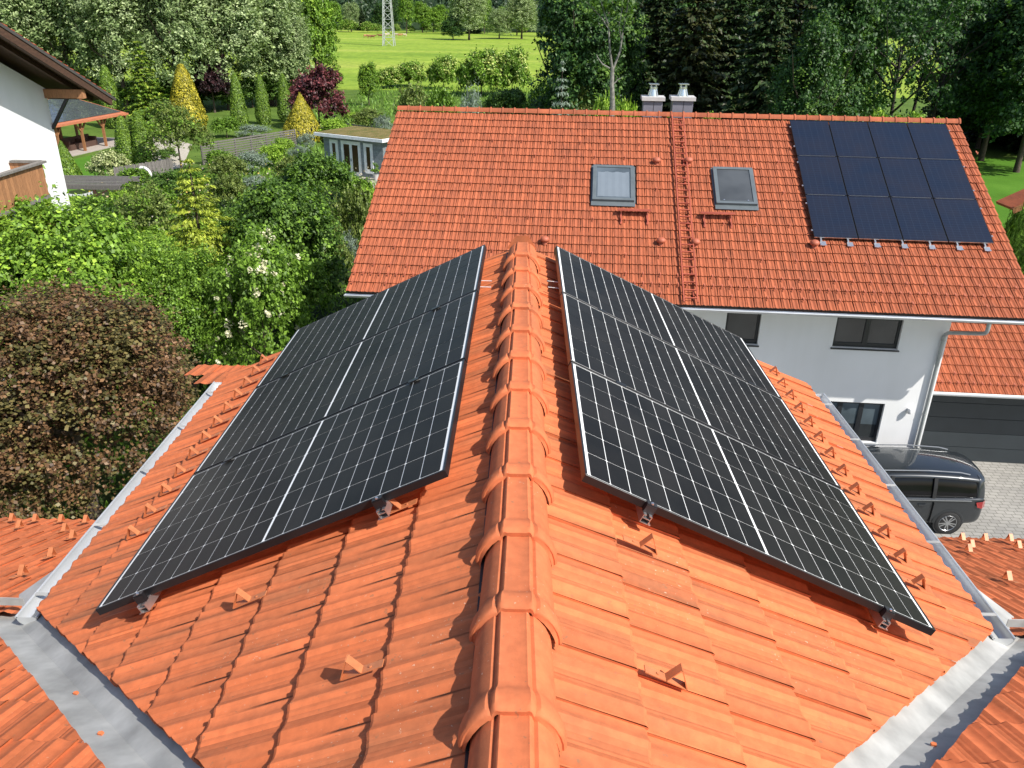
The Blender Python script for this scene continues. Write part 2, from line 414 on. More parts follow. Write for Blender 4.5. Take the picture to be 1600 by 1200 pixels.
# dark strips standing in for the shade in the gap under the caps
for sx in (-1, 1):
    MB().box((sx * .094, .85, G - .074), (.03, 5.2, .022)).build('ridge_gap_shade', M_DARKMETAL, house)

# snow hooks
def hook_mesh():
    m = MB(); w = .032; t = .0035
    m.bar((-.075, 0, .006), (.075, 0, .004), w, t)
    m.bar((.0, 0, .005), (.022, 0, .066), w, t)
    m.bar((.022, 0, .066), (.076, 0, .004), w, t)
    m.lathe([(.005, 0), (.005, .0045)], (-.03, 0, .006), 8)
    return m.mesh('snow_hook', M_HOOK)
hook_me = hook_mesh()
def put_hook(which, par, s, al, origin=(0, 0, RIDGE_Z)):
    d, a, n = slope_basis(which); o = link('snow_hook', hook_me, par)
    o.matrix_local = basis(d, a, n, np.array(origin) + d * s + a * al + n * .014) @ Matrix.Rotation(random.uniform(-.05, .05), 4, 'Z')
for k in range(13): put_hook('R', slopes['R'], 2.25, .60 + .2215 * k)
for k in range(12): put_hook('L', slopes['L'], 2.28, -(.90 + .2215 * k))
for s, y in ((.525, -.848), (.535, -.156)): put_hook('R', slopes['R'], s, y)
for s, y in ((.50, -.855), (1.15, -.205), (.51, .055)): put_hook('L', slopes['L'], s, -y)
for w, pts in (('ML', ((-3.26, 1.82), (-3.11, 1.3), (-3.51, 2.47), (-4.54, 2.8), (-4.75, 3.16), (-4.48, 3.16), (-4.2, 2.85), (-4.27, 3.16), (-4.04, 3.16), (-3.82, 3.16), (-3.75, 2.75))),
               ('MR', ((3.37, 1.71), (3.94, 3.16), (3.83, 2.85), (4.14, 3.16), (4.36, 3.16), (4.22, 2.85), (4.58, 3.16), (3.69, 2.66), (4.8, 3.16), (4.66, 2.85)))):
    for x, y in pts: put_hook('M', slopes[w], (y + VC) / CA, -x, (0, -VC, RIDGE_Z))

# gutters of the gable eaves
EX = 2.755 * CA
for sx in (-1, 1):
    m = MB(); n = 10; V = []; F = []
    ys = [.52, 3.46]; cx, cz = sx * (EX + .052), RIDGE_Z - TA * EX - .045
    for y in ys:
        for rr in (.056, .052):
            for i in range(n + 1):
                t = math.pi + math.pi * i / n; V.append((cx + rr * math.cos(t), y, cz + rr * math.sin(t)))
    q = n + 1
    for i in range(n):
        F += [(i, i + 1, 2 * q + i + 1, 2 * q + i), (q + i, 3 * q + i, 3 * q + i + 1, q + i + 1)]
    m.add(V, F)
    for xx in (-.054, .054): m.tube([(cx + xx, ys[0], cz), (cx + xx, ys[1], cz)], .007, 8)
    for y in ys: m.add([(cx + .054 * math.cos(math.pi + math.pi * i / n), y, cz + .054 * math.sin(math.pi + math.pi * i / n)) for i in range(n + 1)], [tuple(range(n + 1))])
    gut = m.build('gutter', M_ZINC2, house, smooth=40)
    for y in (.7, 1.35, 2.0, 2.65, 3.25):
        MB().box((cx, y, cz + .004), (.115, .022, .004)).build('gutter_bracket', M_ZINC, gut)
    # gutters of the lower eaves
    gz = RIDGE_Z - TA * (3.34 + VC) - .13
    MB().tube([(sx * 2.6, 3.37, gz), (sx * 9, 3.37, gz)], .06, 10).build('gutter', M_ZINC, house)
# valley flashing: two wings of zinc with a crease and lap seams
for sx in (-1, 1):
    for seg, (ya, yb) in enumerate(((-2.6, -1.15), (-1.17, .05), (.03, .86))):
        m = MB(); dz = .004 * seg
        def wing(off, side):                  # off: plan distance from the crease
            V = []
            for y in (ya, yb):
                x = y + VC
                if side: V.append((sx * (x - off * .7071), y + off * .7071, RIDGE_Z - TA * (x - off * .7071) - .052 - dz))
                else: V.append((sx * (x + off * .7071), y - off * .7071, RIDGE_Z - TA * (y - off * .7071 + VC) - .052 - dz))
            return V
        for side in (0, 1):
            A = wing(.0, side); B = wing(.30, side); m.quad(A[0], A[1], B[1], B[0])
        m.build('valley_flashing', M_ZINC, house)
    MB().box((sx * 2.80, .66, G - 1.262), (.34, .005, .05)).build('flashing_upstand', M_ZINC, house)
for k, (sx, off, y, lab) in enumerate(((-1, .05, -.62, 'larger orange tile chip lying in the left roof valley'), (-1, .02, -.30, 'small orange tile chip lying higher in the left roof valley'), (1, .06, -.55, 'orange tile chip lying in the right roof valley'))):
    x = y + VC + off * .7; c = np.array([sx * x, y - off * .7, RIDGE_Z - TA * (y - off * .7 + VC) - .046])
    tag(MB().slab([c + .45 * np.array(q) for q in ((-.022, -.01, .004), (.016, -.018, .003), (.026, .006, .004), (.004, .02, .002), (-.02, .012, .003))], .008).build('tile_chip', M_TILE_G), lab, 'chip')
# verge trim, walls, the small porch roof beside the gable end
for sx in (-1, 1):
    MB().slab([(0, 3.50, RIDGE_Z - .03), (0, 3.535, RIDGE_Z - .03), (sx * 2.46, 3.535, RIDGE_Z - TA * 2.46 - .03), (sx * 2.46, 3.50, RIDGE_Z - TA * 2.46 - .03)], .20).build('verge_board', wood_mat('verge_wood', (.16, .075, .035)) if sx < 0 else bpy.data.materials['verge_wood'], house)
MB().slab([(-2.15, -4, G - 1.25), (-2.15, 3.0, G - 1.25), (2.15, 3.0, G - 1.25), (2.15, -4, G - 1.25)], G - 1.25).add([(-2.15, 3.0, G - 1.25), (2.15, 3.0, G - 1.25), (0, 3.0, G - .22)], [(0, 1, 2)]).build('wall', M_WHITE, house)
MB().box((0, -2.2, 3.8), (17.0, 10.4, 7.6)).build('wall', M_WHITE, house)
def porch():
    y0, y1, x0, x1 = 3.40, 4.6, -3.1, -2.3; z0 = G - 1.36; z1 = at_y(360, 573, 4.6)[2]
    sl_ = math.atan2(z0 - z1, y1 - y0); d = np.array([0, math.cos(sl_), -math.sin(sl_)]); n = np.array([0, math.sin(sl_), math.cos(sl_)]); a = np.array([-1.0, 0, 0])
    root = MB().slab([(x1 - .2, y0, z0 - .03), (x1, y0, z0 - .03), (x1, y1 - .03, z1 - .03), (x0, y1 - .03, z1 - .03)], .04).build('porch_roof', M_DECK, house)
    L = (y1 - y0) / math.cos(sl_); nc = 4
    for c in range(nc):
        for k in range(c + 1):
            p = np.array([x1 - k * TW, y0, z0]) + d * (L - TP * (nc - c) - .04)
            o = link('tile', tm_variants[(c + k) % 4], root); o.matrix_local = basis(d, a, n, p)
porch()

# ------------------------------------------------------------------ solar panels on the near roof
PW, PL, PG = 1.134, 1.722, .020
fr = MB(); FD = .035; fw = .010
fr.box((PL / 2, fw / 2, -FD / 2), (PL, fw, FD)).box((PL / 2, PW - fw / 2, -FD / 2), (PL, fw, FD))
fr.box((fw / 2, PW / 2, -FD / 2), (fw, PW - 2 * fw, FD)).box((PL - fw / 2, PW / 2, -FD / 2), (fw, PW - 2 * fw, FD))
frame_me = fr.mesh('frame', M_BLACKALU)
bmx = bmesh.new(); bmx.from_mesh(frame_me); bmesh.ops.bevel(bmx, geom=bmx.edges[:], offset=.0012, segments=1, affect='EDGES'); bmx.to_mesh(frame_me); bmx.free()
sheet_me = MB().box((PL / 2, PW / 2, -.0050), (PL - 2 * fw - .001, PW - 2 * fw - .001, .004)).mesh('backsheet', M_BACK)
ex = .013; mid = .010; cpx = (PL - 2 * fw - 2 * ex - mid) / 18; ey = .005; cpy = (PW - 2 * fw - 2 * ey) / 6
gap = .0040; hx, hy = cpx / 2 - gap / 2, cpy / 2 - gap / 2; ch = .0042
oct_ = [(-hx + ch, -hy), (hx - ch, -hy), (hx, -hy + ch), (hx, hy - ch), (hx - ch, hy), (-hx + ch, hy), (-hx, hy - ch), (-hx, -hy + ch)]
cell_me = MB().slab([(x, y, 0) for x, y in oct_], .0012).mesh('solar_cell', M_CELL)
def near_panel(which, y0, label):
    d, a, n = slope_basis(which)
    ridge_edge = np.array([0, 0, G + .28 * TA]) + d * (.28 / CA)
    if which == 'R': p = ridge_edge + a * y0
    else: p = ridge_edge + a * (-(y0 + PW)) - np.array([0, 0, .006])
    t = thing('solar_panel', label, 'solar panel', p, 'solar panels on the near roof'); t.matrix_world = basis(d, a, n, p)
    del ORG[t.name]
    link('frame', frame_me, t); link('backsheet', sheet_me, t)
    for i in range(18):
        for j in range(6):
            c = link('solar_cell', cell_me, t)
            c.location = (fw + ex + cpx * (i + .5) + (mid if i >= 9 else 0), fw + ey + cpy * (j + .5), -.0018)
    if 'farthest' in label:
        tm = MB()
        for yy in ((.22, .36) if which == 'R' else (PW - .22, PW - .36)): tm.bar((.02, yy, -.05), (-.055, yy + .015, -.082), .005, .003)
        tm.build('cable_tie', M_BACK, t)
    return t
for w, side in (('L', 'left'), ('R', 'right')):
    for k, wh in enumerate(('nearest the camera', 'in the middle of its three', 'farthest from the camera')):
        near_panel(w, k * (PW + PG) + (.023 if w == 'L' else 0), 'black framed solar panel on the %s near roof slope, %s' % (side, wh))
for w, side in (('L', 'left'), ('R', 'right')):
    d, a, n = slope_basis(w); base = np.array([0, 0, G + .28 * TA]) + d * (.28 / CA)
    for s, wh in ((.30, 'upper'), (1.47, 'lower')):
        p = base + d * s - n * (FD + .0205) + np.array([0, .0, 0])
        t = thing('mounting_rail', 'silver mounting rail under the %s near solar panels, %s of its two' % (side, wh), 'rail', p, 'mounting rails on the near roof')
        m = MB(); yc = 1.72; L = 3.52
        for (sx, sz, ww, hh) in ((-.018, 0, .003, .040), (.018, 0, .003, .040), (0, -.0185, .036, .003), (0, .003, .036, .003)):
            m.box(p + d * sx + n * sz + np.array([0, yc, 0]), (ww, L, hh), [d, np.array([0, 1.0, 0]), n])
        for sx in (-.012, .012): m.box(p + d * sx + n * .0185 + np.array([0, yc, 0]), (.012, L, .003), [d, np.array([0, 1.0, 0]), n])
        m.box(p + d * .024 - n * .018 + np.array([0, yc, 0]), (.014, L, .003), [d, np.array([0, 1.0, 0]), n])
        m.build('rail_profile', M_ALU, t)
        cl = MB().box(p + np.array([0, -.012, 0]) + n * .037, (.045, .022, .036), [d, np.array([0, 1.0, 0]), n])
        cl.box(p + np.array([0, -.004, 0]) + n * .058, (.045, .030, .004), [d, np.array([0, 1.0, 0]), n])
        c = cl.build('end_clamp', M_BLACKALU if w == 'L' else M_DARKMETAL, t)
        MB().lathe([(.006, 0), (.006, .007), (.003, .007)], p + n * .060 + np.array([0, -.012, 0]), 8).build('bolt', M_ALU, c)
        for k in (1, 2):
            yy = k * (PW + PG) - PG / 2
            MB().box(p + n * (FD + .0225) + np.array([0, yy, 0]), (.06, .034, .004), [d, np.array([0, 1.0, 0]), n]).build('middle_clamp', M_BLACKALU, t)
        for yy in (.45, 1.5, 2.6):             # roof hooks that carry the rail
            q = p + np.array([0, yy, 0])
            MB().box(q - n * .030 - d * .01, (.006, .03, .05), [d, np.array([0, 1.0, 0]), n]).box(q - n * .052 - d * .06, (.12, .03, .006), [d, np.array([0, 1.0, 0]), n]).build('roof_hook', M_ALU, t)

# ------------------------------------------------------------------ the white house across the drive
P0 = np.array([8.101, 23.076, -1.212 + G]); TH = -.069; AL = .489
E2 = np.array([math.cos(TH), math.sin(TH), 0]); DH = np.array([math.sin(TH), -math.cos(TH), 0])
DN = DH * math.cos(AL) - np.array([0, 0, math.sin(AL)]); N2 = DH * math.sin(AL) + np.array([0, 0, math.cos(AL)])
def HP(u, w, h=0.0): return P0 + E2 * u + DN * w + N2 * h
def on_roof2(px, py, h=-.12):
    q = on_plane(px, py, N2, N2 @ P0 + h) - P0; return q @ E2, q @ DN
U0, U1, W0, W1 = -12.17, 5.10, -.20, 7.75
OV = 1.40
WALLQ = HP(0, W1, -.12) - DH * OV
def WP(u, z, d=0.0):                          # a point of the front wall plane: u along, z height, d towards the viewer
    p = WALLQ + E2 * u + DH * d; return np.array([p[0], p[1], z])
def on_wall(px, py):
    q = on_plane(px, py, DH, DH @ WALLQ); return (q - WALLQ) @ E2, q[2]
h2 = thing('white_house', 'white rendered house with large faded orange roof, skylights and roof ladder', 'house', (0, 0, 0))
ridge2 = HP(0, W0, -.14)
bu = lambda u, w: np.array(HP(u, W0, -.16)) + E2 * 0 - (DH * math.cos(AL) * (w - W0)) - np.array([0, 0, math.sin(AL) * (w - W0)])
deck2 = MB().slab([HP(U0 + .05, W0, -.16), HP(U1 - .05, W0, -.16), HP(U1 - .05, W1 - .06, -.16), HP(U0 + .05, W1 - .06, -.16)], .14).build('roof_slope', M_DECK, h2)
MB().slab([bu(U0, W0), bu(U1, W0), bu(U1, W1), bu(U0, W1)], .14).build('rear_roof_slope', M_TILE_2, h2)
NC2, NT2 = 23, 78; tp2 = (W1 - W0 - .06) / NC2; tw2 = (U1 - U0) / NT2
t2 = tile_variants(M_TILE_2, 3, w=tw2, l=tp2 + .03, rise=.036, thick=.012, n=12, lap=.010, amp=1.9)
B2 = (DN, E2, N2)
tl = []
sky_holes = [(-5.93, -4.72, 2.40, 3.98), (-2.49, -1.33, 2.33, 3.97)]
for c in range(NC2):
    for k in range(NT2):
        u = U0 + tw2 * k; w = W0 + .06 + tp2 * c - .03
        uc, wc = u + tw2 / 2, w + tp2 / 2
        if any(a - .02 < uc < b + .02 and cc - .05 < wc < dd + .02 for a, b, cc, dd in sky_holes): continue
        p = HP(u, w, -.135 + random.uniform(-.003, .003)); M = basis(*B2, p) @ Matrix.Rotation(random.uniform(-.008, .008), 4, 'Z')
        tl.append((np.linalg.norm(p - CAM) + (30 if 0 < uc < 4.6 and 0 < wc < 5 else 0), t2[random.randrange(3)], M))
tl.sort(key=lambda t: t[0])
for dist, me, M in tl[:300]:
    o = link('tile', me, deck2); o.matrix_local = M
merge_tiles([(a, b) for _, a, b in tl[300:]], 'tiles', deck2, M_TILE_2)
# ridge caps of the far roof
rm = MB(); prof = [(-.13, -.07), (-.11, -.02), (-.06, .04), (0, .06), (.06, .04), (.11, -.02), (.13, -.07)]; V = []; F = []
for (x, sc) in ((0, .90), (.33, .96), (.335, 1.15), (.37, 1.18), (.385, 1.12)):
    for (y, z) in prof: V.append((x, y * sc, z * sc + (.012 if sc > 1 else 0)))
for i in range(4):
    for j in range(6): F.append((i * 7 + j, i * 7 + j + 1, (i + 1) * 7 + j + 1, (i + 1) * 7 + j))
rm.add(V, F); ridge2_me = rm.mesh('ridge_cap', M_TILE_2, smooth=40)
rz = HP(0, W0, -.12)[2]
n_cap = 46
for k in range(n_cap):
    u = U0 + (U1 - U0) * k / n_cap; p = HP(u, W0 - .08, -.12); o = link('ridge_cap', ridge2_me, h2)
    o.matrix_local = basis(E2, -DH, np.array([0, 0, 1.0]), p + np.array([0, 0, .035]))
# walls with real openings
def wall_holes(u0, u1, z0, z1, holes, depth=.14):
    us = sorted({u0, u1, *[h[0] for h in holes], *[h[1] for h in holes]}); zs = sorted({z0, z1, *[h[2] for h in holes], *[h[3] for h in holes]})
    m = MB()
    for a, b in zip(us, us[1:]):
        for c, d in zip(zs, zs[1:]):
            if any(h[0] <= a and b <= h[1] and h[2] <= c and d <= h[3] for h in holes): continue
            m.quad(WP(a, c), WP(b, c), WP(b, d), WP(a, d))
    for a, b, c, d in holes:
        for (p, q) in (((a, c), (b, c)), ((b, c), (b, d)), ((b, d), (a, d)), ((a, d), (a, c))):
            m.quad(WP(*p), WP(*q), WP(*q, -depth), WP(*p, -depth))
    return m
def box_px(l, t, r, b):
    u0, z1 = on_wall(l, t); u1, z0 = on_wall(r, b); return [u0, u1, z0, z1]
win_up_r = box_px(1306, 495, 1408, 547); win_up_r[0], win_up_r[1] = on_wall(1304, 521)[0], on_wall(1408, 521)[0]
win_up_l = [on_wall(1133, 514)[0], on_wall(1187, 514)[0], on_wall(1180, 539)[1], on_wall(1160, 488)[1]]
win_low = [on_wall(1383, 632)[0] - 1.75, on_wall(1383, 632)[0], on_wall(1371, 692)[1], on_wall(1383, 631)[1]]
UC = on_wall(1462, 600)[0]
ztop = HP(0, W1, -.26)[2] + .55
holes = [win_up_r, win_up_l, win_low]
wm = wall_holes(-11.0, UC, 0, ztop, holes)
DEP = 2 * (W1 - W0) * math.cos(AL) - 2 * OV
a_, b_, c_, d_ = WP(-11, 0), WP(UC, 0), WP(UC, 0, -DEP), WP(-11, 0, -DEP); up_ = np.array([0, 0, ztop])
zr_ = ridge2[2] - .28
for p, q in ((b_, c_), (c_, d_), (d_, a_)): wm.quad(p, q, q + up_, p + up_)
for p, q in ((b_, c_), (d_, a_)):
    mid_ = (p + q) / 2; wm.add([p + up_, q + up_, [mid_[0], mid_[1], zr_]], [(0, 1, 2)])
wm.build('wall', M_WHITE, h2)
M_WINFRAME = simple('anthracite_frame', (.022, .024, .027), .4)
M_PANE_D = glass_mat('dark_pane', (.035, .040, .042)); M_PANE_B = glass_mat('curtained_pane', (.085, .11, .125), .12)
M_SILL = simple('sill_metal', (.045, .047, .05), .4, .4)
def window(par, u0, u1, z0, z1, nsash, panes, d=-.09, WPf=None, sill=M_SILL):
    WPf = WPf or WP
    fw_ = .07; m = MB()
    def fb(a, b, c, dd, th=.06, dep=d): 
        P = [WPf(a, c, dep), WPf(b, c, dep), WPf(b, dd, dep), WPf(a, dd, dep)]; Q = [WPf(a, c, dep - th), WPf(b, c, dep - th), WPf(b, dd, dep - th), WPf(a, dd, dep - th)]
        m.add(P + Q, [(0, 1, 2, 3), (7, 6, 5, 4), (0, 4, 5, 1), (1, 5, 6, 2), (2, 6, 7, 3), (3, 7, 4, 0)])
    fb(u0, u1, z0, z0 + fw_ * 1.6); fb(u0, u1, z1 - fw_, z1); fb(u0, u0 + fw_, z0 + fw_ * 1.6, z1 - fw_); fb(u1 - fw_, u1, z0 + fw_ * 1.6, z1 - fw_)
    edges = [u0 + (u1 - u0) * k / nsash for k in range(nsash + 1)]
    for e in edges[1:-1]: fb(e - .065, e + .065, z0 + fw_ * 1.6, z1 - fw_)
    w = m.build('window', M_WINFRAME, par)
    for k in range(nsash):
        a, b = edges[k] + (fw_ if k == 0 else .065), edges[k + 1] - (fw_ if k == nsash - 1 else .065)
        MB().quad(WPf(a, z0 + fw_ * 1.6, d - .03), WPf(b, z0 + fw_ * 1.6, d - .03), WPf(b, z1 - fw_, d - .03), WPf(a, z1 - fw_, d - .03)).build('pane', panes[k % len(panes)], w)
    MB().slab([WPf(u0 - .04, z0 - .003, d + .002), WPf(u1 + .04, z0 - .003, d + .002), WPf(u1 + .04, z0 - .012, .05), WPf(u0 - .04, z0 - .012, .05)], .03).build('sill', sill, w)
    return w
window(h2, *win_up_r, 2, [M_PANE_D]); window(h2, *win_up_l, 1, [M_PANE_D])
wl_ = window(h2, *win_low, 3, [M_PANE_B], sill=M_ZINC2)
u0, u1, z0, z1 = win_low
MB().quad(WP(u0 + .07, z0 + .08, -.115), WP(u1 - .07, z0 + .08, -.115), WP(u1 - .07, z0 + .52, -.115), WP(u0 + .07, z0 + .52, -.115)).build('pane', M_PANE_D, wl_)
# eaves: soffit, gutter, downpipe
MB().slab([HP(U0 + .1, W1 - .05, -.32), HP(U1 - .1, W1 - .05, -.32), HP(U1 - .1, W1 - 1.7, -.32), HP(U0 + .1, W1 - 1.7, -.32)], .03).build('soffit', simple('white_soffit', (.72, .73, .73), .8), h2)
gp0, gp1 = HP(U0 - .05, W1 + .02, -.21), HP(U1 + .02, W1 + .02, -.21)
gm = MB(); nn = 8; V = []; F = []
for p in (gp0, gp1):
    for rr in (.075, .069):
        for i in range(nn + 1):
            t = math.pi + math.pi * i / nn; V.append(p + DH * (.03 + rr * math.cos(t)) + np.array([0, 0, rr * math.sin(t)]))
q = nn + 1
for i in range(nn): F += [(i, i + 1, 2 * q + i + 1, 2 * q + i), (q + i, 3 * q + i, 3 * q + i + 1, q + i + 1)]
gm.add(V, F).tube([gp0 + DH * .108, gp1 + DH * .108], .012, 8)
for p in (gp0, gp1): gm.add([p + DH * (.03 + .072 * math.cos(math.pi + math.pi * i / nn)) + np.array([0, 0, .072 * math.sin(math.pi + math.pi * i / nn)]) for i in range(nn + 1)], [tuple(range(nn + 1))])
gm.build('gutter', M_ZINC2, h2, smooth=40)
ug, _ = on_wall(1527, 505)
gz2 = gp0[2] - .07; g0 = HP(3.9, W1 + .02, -.21)
pw = WP(UC - .13, 4.62, .08)
pts = [g0 + DH * .03 + np.array([0, 0, -.07]), g0 + DH * .03 + np.array([0, 0, -.30]), g0 - DH * .06 + np.array([0, 0, -.38]), pw + DH * .15 + np.array([0, 0, .04]), pw + np.array([0, 0, -.08]), WP(UC - .13, .05, .08)]
pts = [np.array(p) for p in pts]
sm = [pts[0]]
for i in range(1, len(pts) - 1):
    for t in (.0, .33, .66, 1.0):
        a = pts[i] + (pts[i - 1] - pts[i]) / np.linalg.norm(pts[i - 1] - pts[i]) * .08; b = pts[i] + (pts[i + 1] - pts[i]) / np.linalg.norm(pts[i + 1] - pts[i]) * .08
        sm.append((1 - t) ** 2 * a + 2 * t * (1 - t) * pts[i] + t * t * b)
sm.append(pts[-1])
dp = MB().tube(sm, .05, 12).build('downpipe', simple('downpipe_zinc', (.40, .43, .43), .4, .5), h2, smooth=50)
for z in (4.4, 2.2): MB().tube([WP(UC - .13, z - .02, .08), WP(UC - .13, z + .02, .08)], .056, 12).build('pipe_clip', M_ZINC, dp)
# chimneys
M_CHIM = simple('slate_cladding', (.20, .20, .235), .55, .1, .08, 4); M_CONC = simple('concrete_cap', (.48, .47, .46), .85)
M_STEEL = simple('stainless', (.75, .78, .78), .22, .9, .05)
for px0, px1 in ((1004, 1033), (1049, 1080)):
    c = at_y((px0 + px1) / 2, 172, HP(-4, W0)[1] + .75); hw = .5 * (px1 - px0) / pxm(c); zt = at_y((px0 + px1) / 2, 156, c[1])[2]
    B = [E2, -DH, np.array([0, 0, 1.0])]
    ch = MB().box((c[0], c[1], zt - 1.1), (2 * hw, .6, 2.2), B).build('chimney', M_CHIM, h2)
    MB().box((c[0], c[1] - .304, zt - .5), (.012, .006, 1.0), B).build('cladding_seam', M_DARKMETAL, ch)
    MB().box((c[0], c[1], zt + .055), (2 * hw + .13, .74, .11), B).build('chimney_cap', M_CONC, ch)
    cw = MB().lathe([(.15, 0), (.15, .03), (.10, .20), (.10, .22)], (c[0], c[1], zt + .11), 16)
    cw.lathe([(.12, .22), (.12, .28)], (c[0], c[1], zt + .11), 16)
    for a in range(4): cw.bar((c[0] + .11 * math.cos(a * 1.57 + .78), c[1] + .11 * math.sin(a * 1.57 + .78), zt + .33), (c[0] + .11 * math.cos(a * 1.57 + .78), c[1] + .11 * math.sin(a * 1.57 + .78), zt + .46), .025)
    for a in range(4): cw.bar((c[0] + .10 * math.cos(a * 1.57 + .78), c[1] + .10 * math.sin(a * 1.57 + .78), zt + .36), (c[0] + .19 * math.cos(a * 1.57 + .78), c[1] + .19 * math.sin(a * 1.57 + .78), zt + .11), .025)
    cw.box((c[0], c[1], zt + .47), (.30, .30, .03)).build('chimney_cowl', M_STEEL, ch, smooth=40)
# skylights
M_SKYFR = simple('skylight_grey', (.15, .175, .185), .4, .3); M_SKYG = glass_mat('skylight_glass', (.10, .125, .145), .08); M_SKYD = glass_mat('skylight_blind', (.060, .065, .068), .22)
def skylight(u0, u1, w0, w1, gl, curtain):
    m = MB(); B = [E2, -DN, N2]; hh = -.06
    for (a, b, c, d) in ((u0, u1, w0, w0 + .10), (u0, u1, w1 - .09, w1), (u0, u0 + .10, w0 + .10, w1 - .09), (u1 - .10, u1, w0 + .10, w1 - .09)):
        m.box(HP((a + b) / 2, (c + d) / 2, hh), (b - a, d - c, .12), B)
    s = m.build('skylight', M_SKYFR, h2)
    MB().quad(HP(u0 + .1, w0 + .1, -.022), HP(u1 - .1, w0 + .1, -.022), HP(u1 - .1, w1 - .09, -.022), HP(u0 + .1, w1 - .09, -.022)).build('pane', gl, s)
    if curtain:
        for k in range(9):
            a = u0 + .14 + (u1 - u0 - .28) * k / 9; ww = (u1 - u0 - .28) / 9
            MB().quad(HP(a, w0 + .30 + .02 * math.sin(k * 2), -.020 + .004 * (k % 2)), HP(a + ww, w0 + .30 + .02 * math.sin(k * 2 + 1), -.016 - .004 * (k % 2)), HP(a + ww, w1 - .16, -.016 - .004 * (k % 2)), HP(a, w1 - .16, -.020 + .004 * (k % 2))).build('curtain_fold', simple('net_curtain', (.17, .20, .23), .3, var=.05, scale=3) if k == 0 else bpy.data.materials['net_curtain'], s)
    else:
        for uu in (u0 + .22, u1 - .24): MB().box(HP(uu, w1 - .14, -.015), (.035, .05, .02), B).build('blind_clip', M_ALU, s)
        MB().box(HP((u0 + u1) / 2, w1 - .12, -.012), (u1 - u0 - .3, .014, .014), B).build('blind_bar', M_SKYFR, s)
    ap = MB()
    ap.slab([HP(u0 - .03, w1, -.075), HP(u1 + .03, w1, -.075), HP(u1 + .03, w1 + .17, -.078), HP(u0 - .03, w1 + .17, -.078)], .01)
    ap.slab([HP(u0 - .04, w0 - .06, -.09), HP(u0, w0 - .06, -.09), HP(u0, w1, -.09), HP(u0 - .04, w1, -.09)], .02)
    ap.slab([HP(u1, w0 - .06, -.09), HP(u1 + .04, w0 - .06, -.09), HP(u1 + .04, w1, -.09), HP(u1, w1, -.09)], .02)
    ap.build('flashing', M_SKYFR, s)
skylight(-5.91, -4.74, 2.42, 3.96, M_SKYG, True); skylight(-2.47, -1.35, 2.36, 3.95, M_SKYD, False)
# roof ladder
M_LAD = simple('red_painted_steel', (.40, .095, .055), .5, .1, .2, 3)
lad = MB()
for u in (-3.54, -3.20): lad.bar(HP(u, -.15, -.02), HP(u, 7.75, -.02), .03, .045, N2)
lad = lad.build('roof_ladder', M_LAD, h2)
for k in range(28): MB().bar(HP(-3.54, .1 + .278 * k, -.02), HP(-3.20, .1 + .278 * k, -.02), .028, .028, N2).build('rung', M_LAD, lad)
for k in range(9):
    MB().bar(HP(-3.28, .3 + .9 * k, -.03), HP(-3.28, .3 + .9 * k, -.10), .03).bar(HP(-3.28, .1 + .9 * k, -.085), HP(-3.28, .42 + .9 * k, -.075), .03, .006, N2).build('ladder_bracket', M_LAD, lad)
# step boards, vents, snow hooks
for (px, py) in ((991, 330), (1121, 335)):
    u, w = on_roof2(px, py, -.02)
    st = MB()
    for k in range(3): st.box(HP(u, w, .02) + DH * (-.08 + .07 * k), (.92, .055, .025), [E2, DH, np.array([0, 0, 1.0])])
    st = st.build('step_board', M_LAD, h2)
    for du in (-.36, .36):
        MB().bar(HP(u + du, w + .02, .0) + DH * .05, HP(u + du, w + .42, -.09), .035, .01, E2).bar(HP(u + du, w, .0) - DH * .08, HP(u + du, w + .03, -.10), .035, .01, E2).bar(HP(u + du, w + .03, -.085), HP(u + du, w + .46, -.085), .05, .012, N2).build('step_bracket', M_LAD, st)
M_VENT = simple('terracotta_vent', (.42, .115, .060), .6, 0, .1)
for (px, py) in ((1026, 254), (1076, 254), (1033, 380), (1087, 382), (851, 378), (1273, 384)):
    u, w = on_roof2(px, py, -.06)
    MB().lathe([(.07, 0), (.06, .08), (.11, .09), (.125, .13), (.11, .18), (.06, .215), (.01, .22)], HP(u, w, -.14), 16).build('roof_vent', M_VENT, h2, smooth=60)
hk = MB().bar((-.10, 0, .0), (.05, 0, .0), .03, .005).bar((.0, 0, 0), (.02, 0, .05), .03, .005).bar((.02, 0, .05), (.055, 0, 0), .03, .005); hk_me = hk.mesh('snow_hook', M_VENT)
def hook2(u, w):
    if 0 < u < 4.6 and w < 5.2 or any(a - .1 < u < b + .1 and c - .1 < w < d + .2 for a, b, c, d in sky_holes): return
    o = link('snow_hook', hk_me, deck2); o.matrix_local = basis(*B2, HP(u, w, -.085))
for c in range(4, 23):
    w = W0 + .06 + tp2 * c + .05
    step = 1 if c == 21 else 2 if c == 20 else 4
    if c % 2 == 0 and c < 20 and c not in (6, 10, 14, 18) and c != 4: continue
    if c % 2 == 1 and c < 20: continue
    for k in range(0, NT2, step):
        kk = k + (2 if c % 4 == 0 else 0)
        hook2(U0 + tw2 * (kk + .5), w)
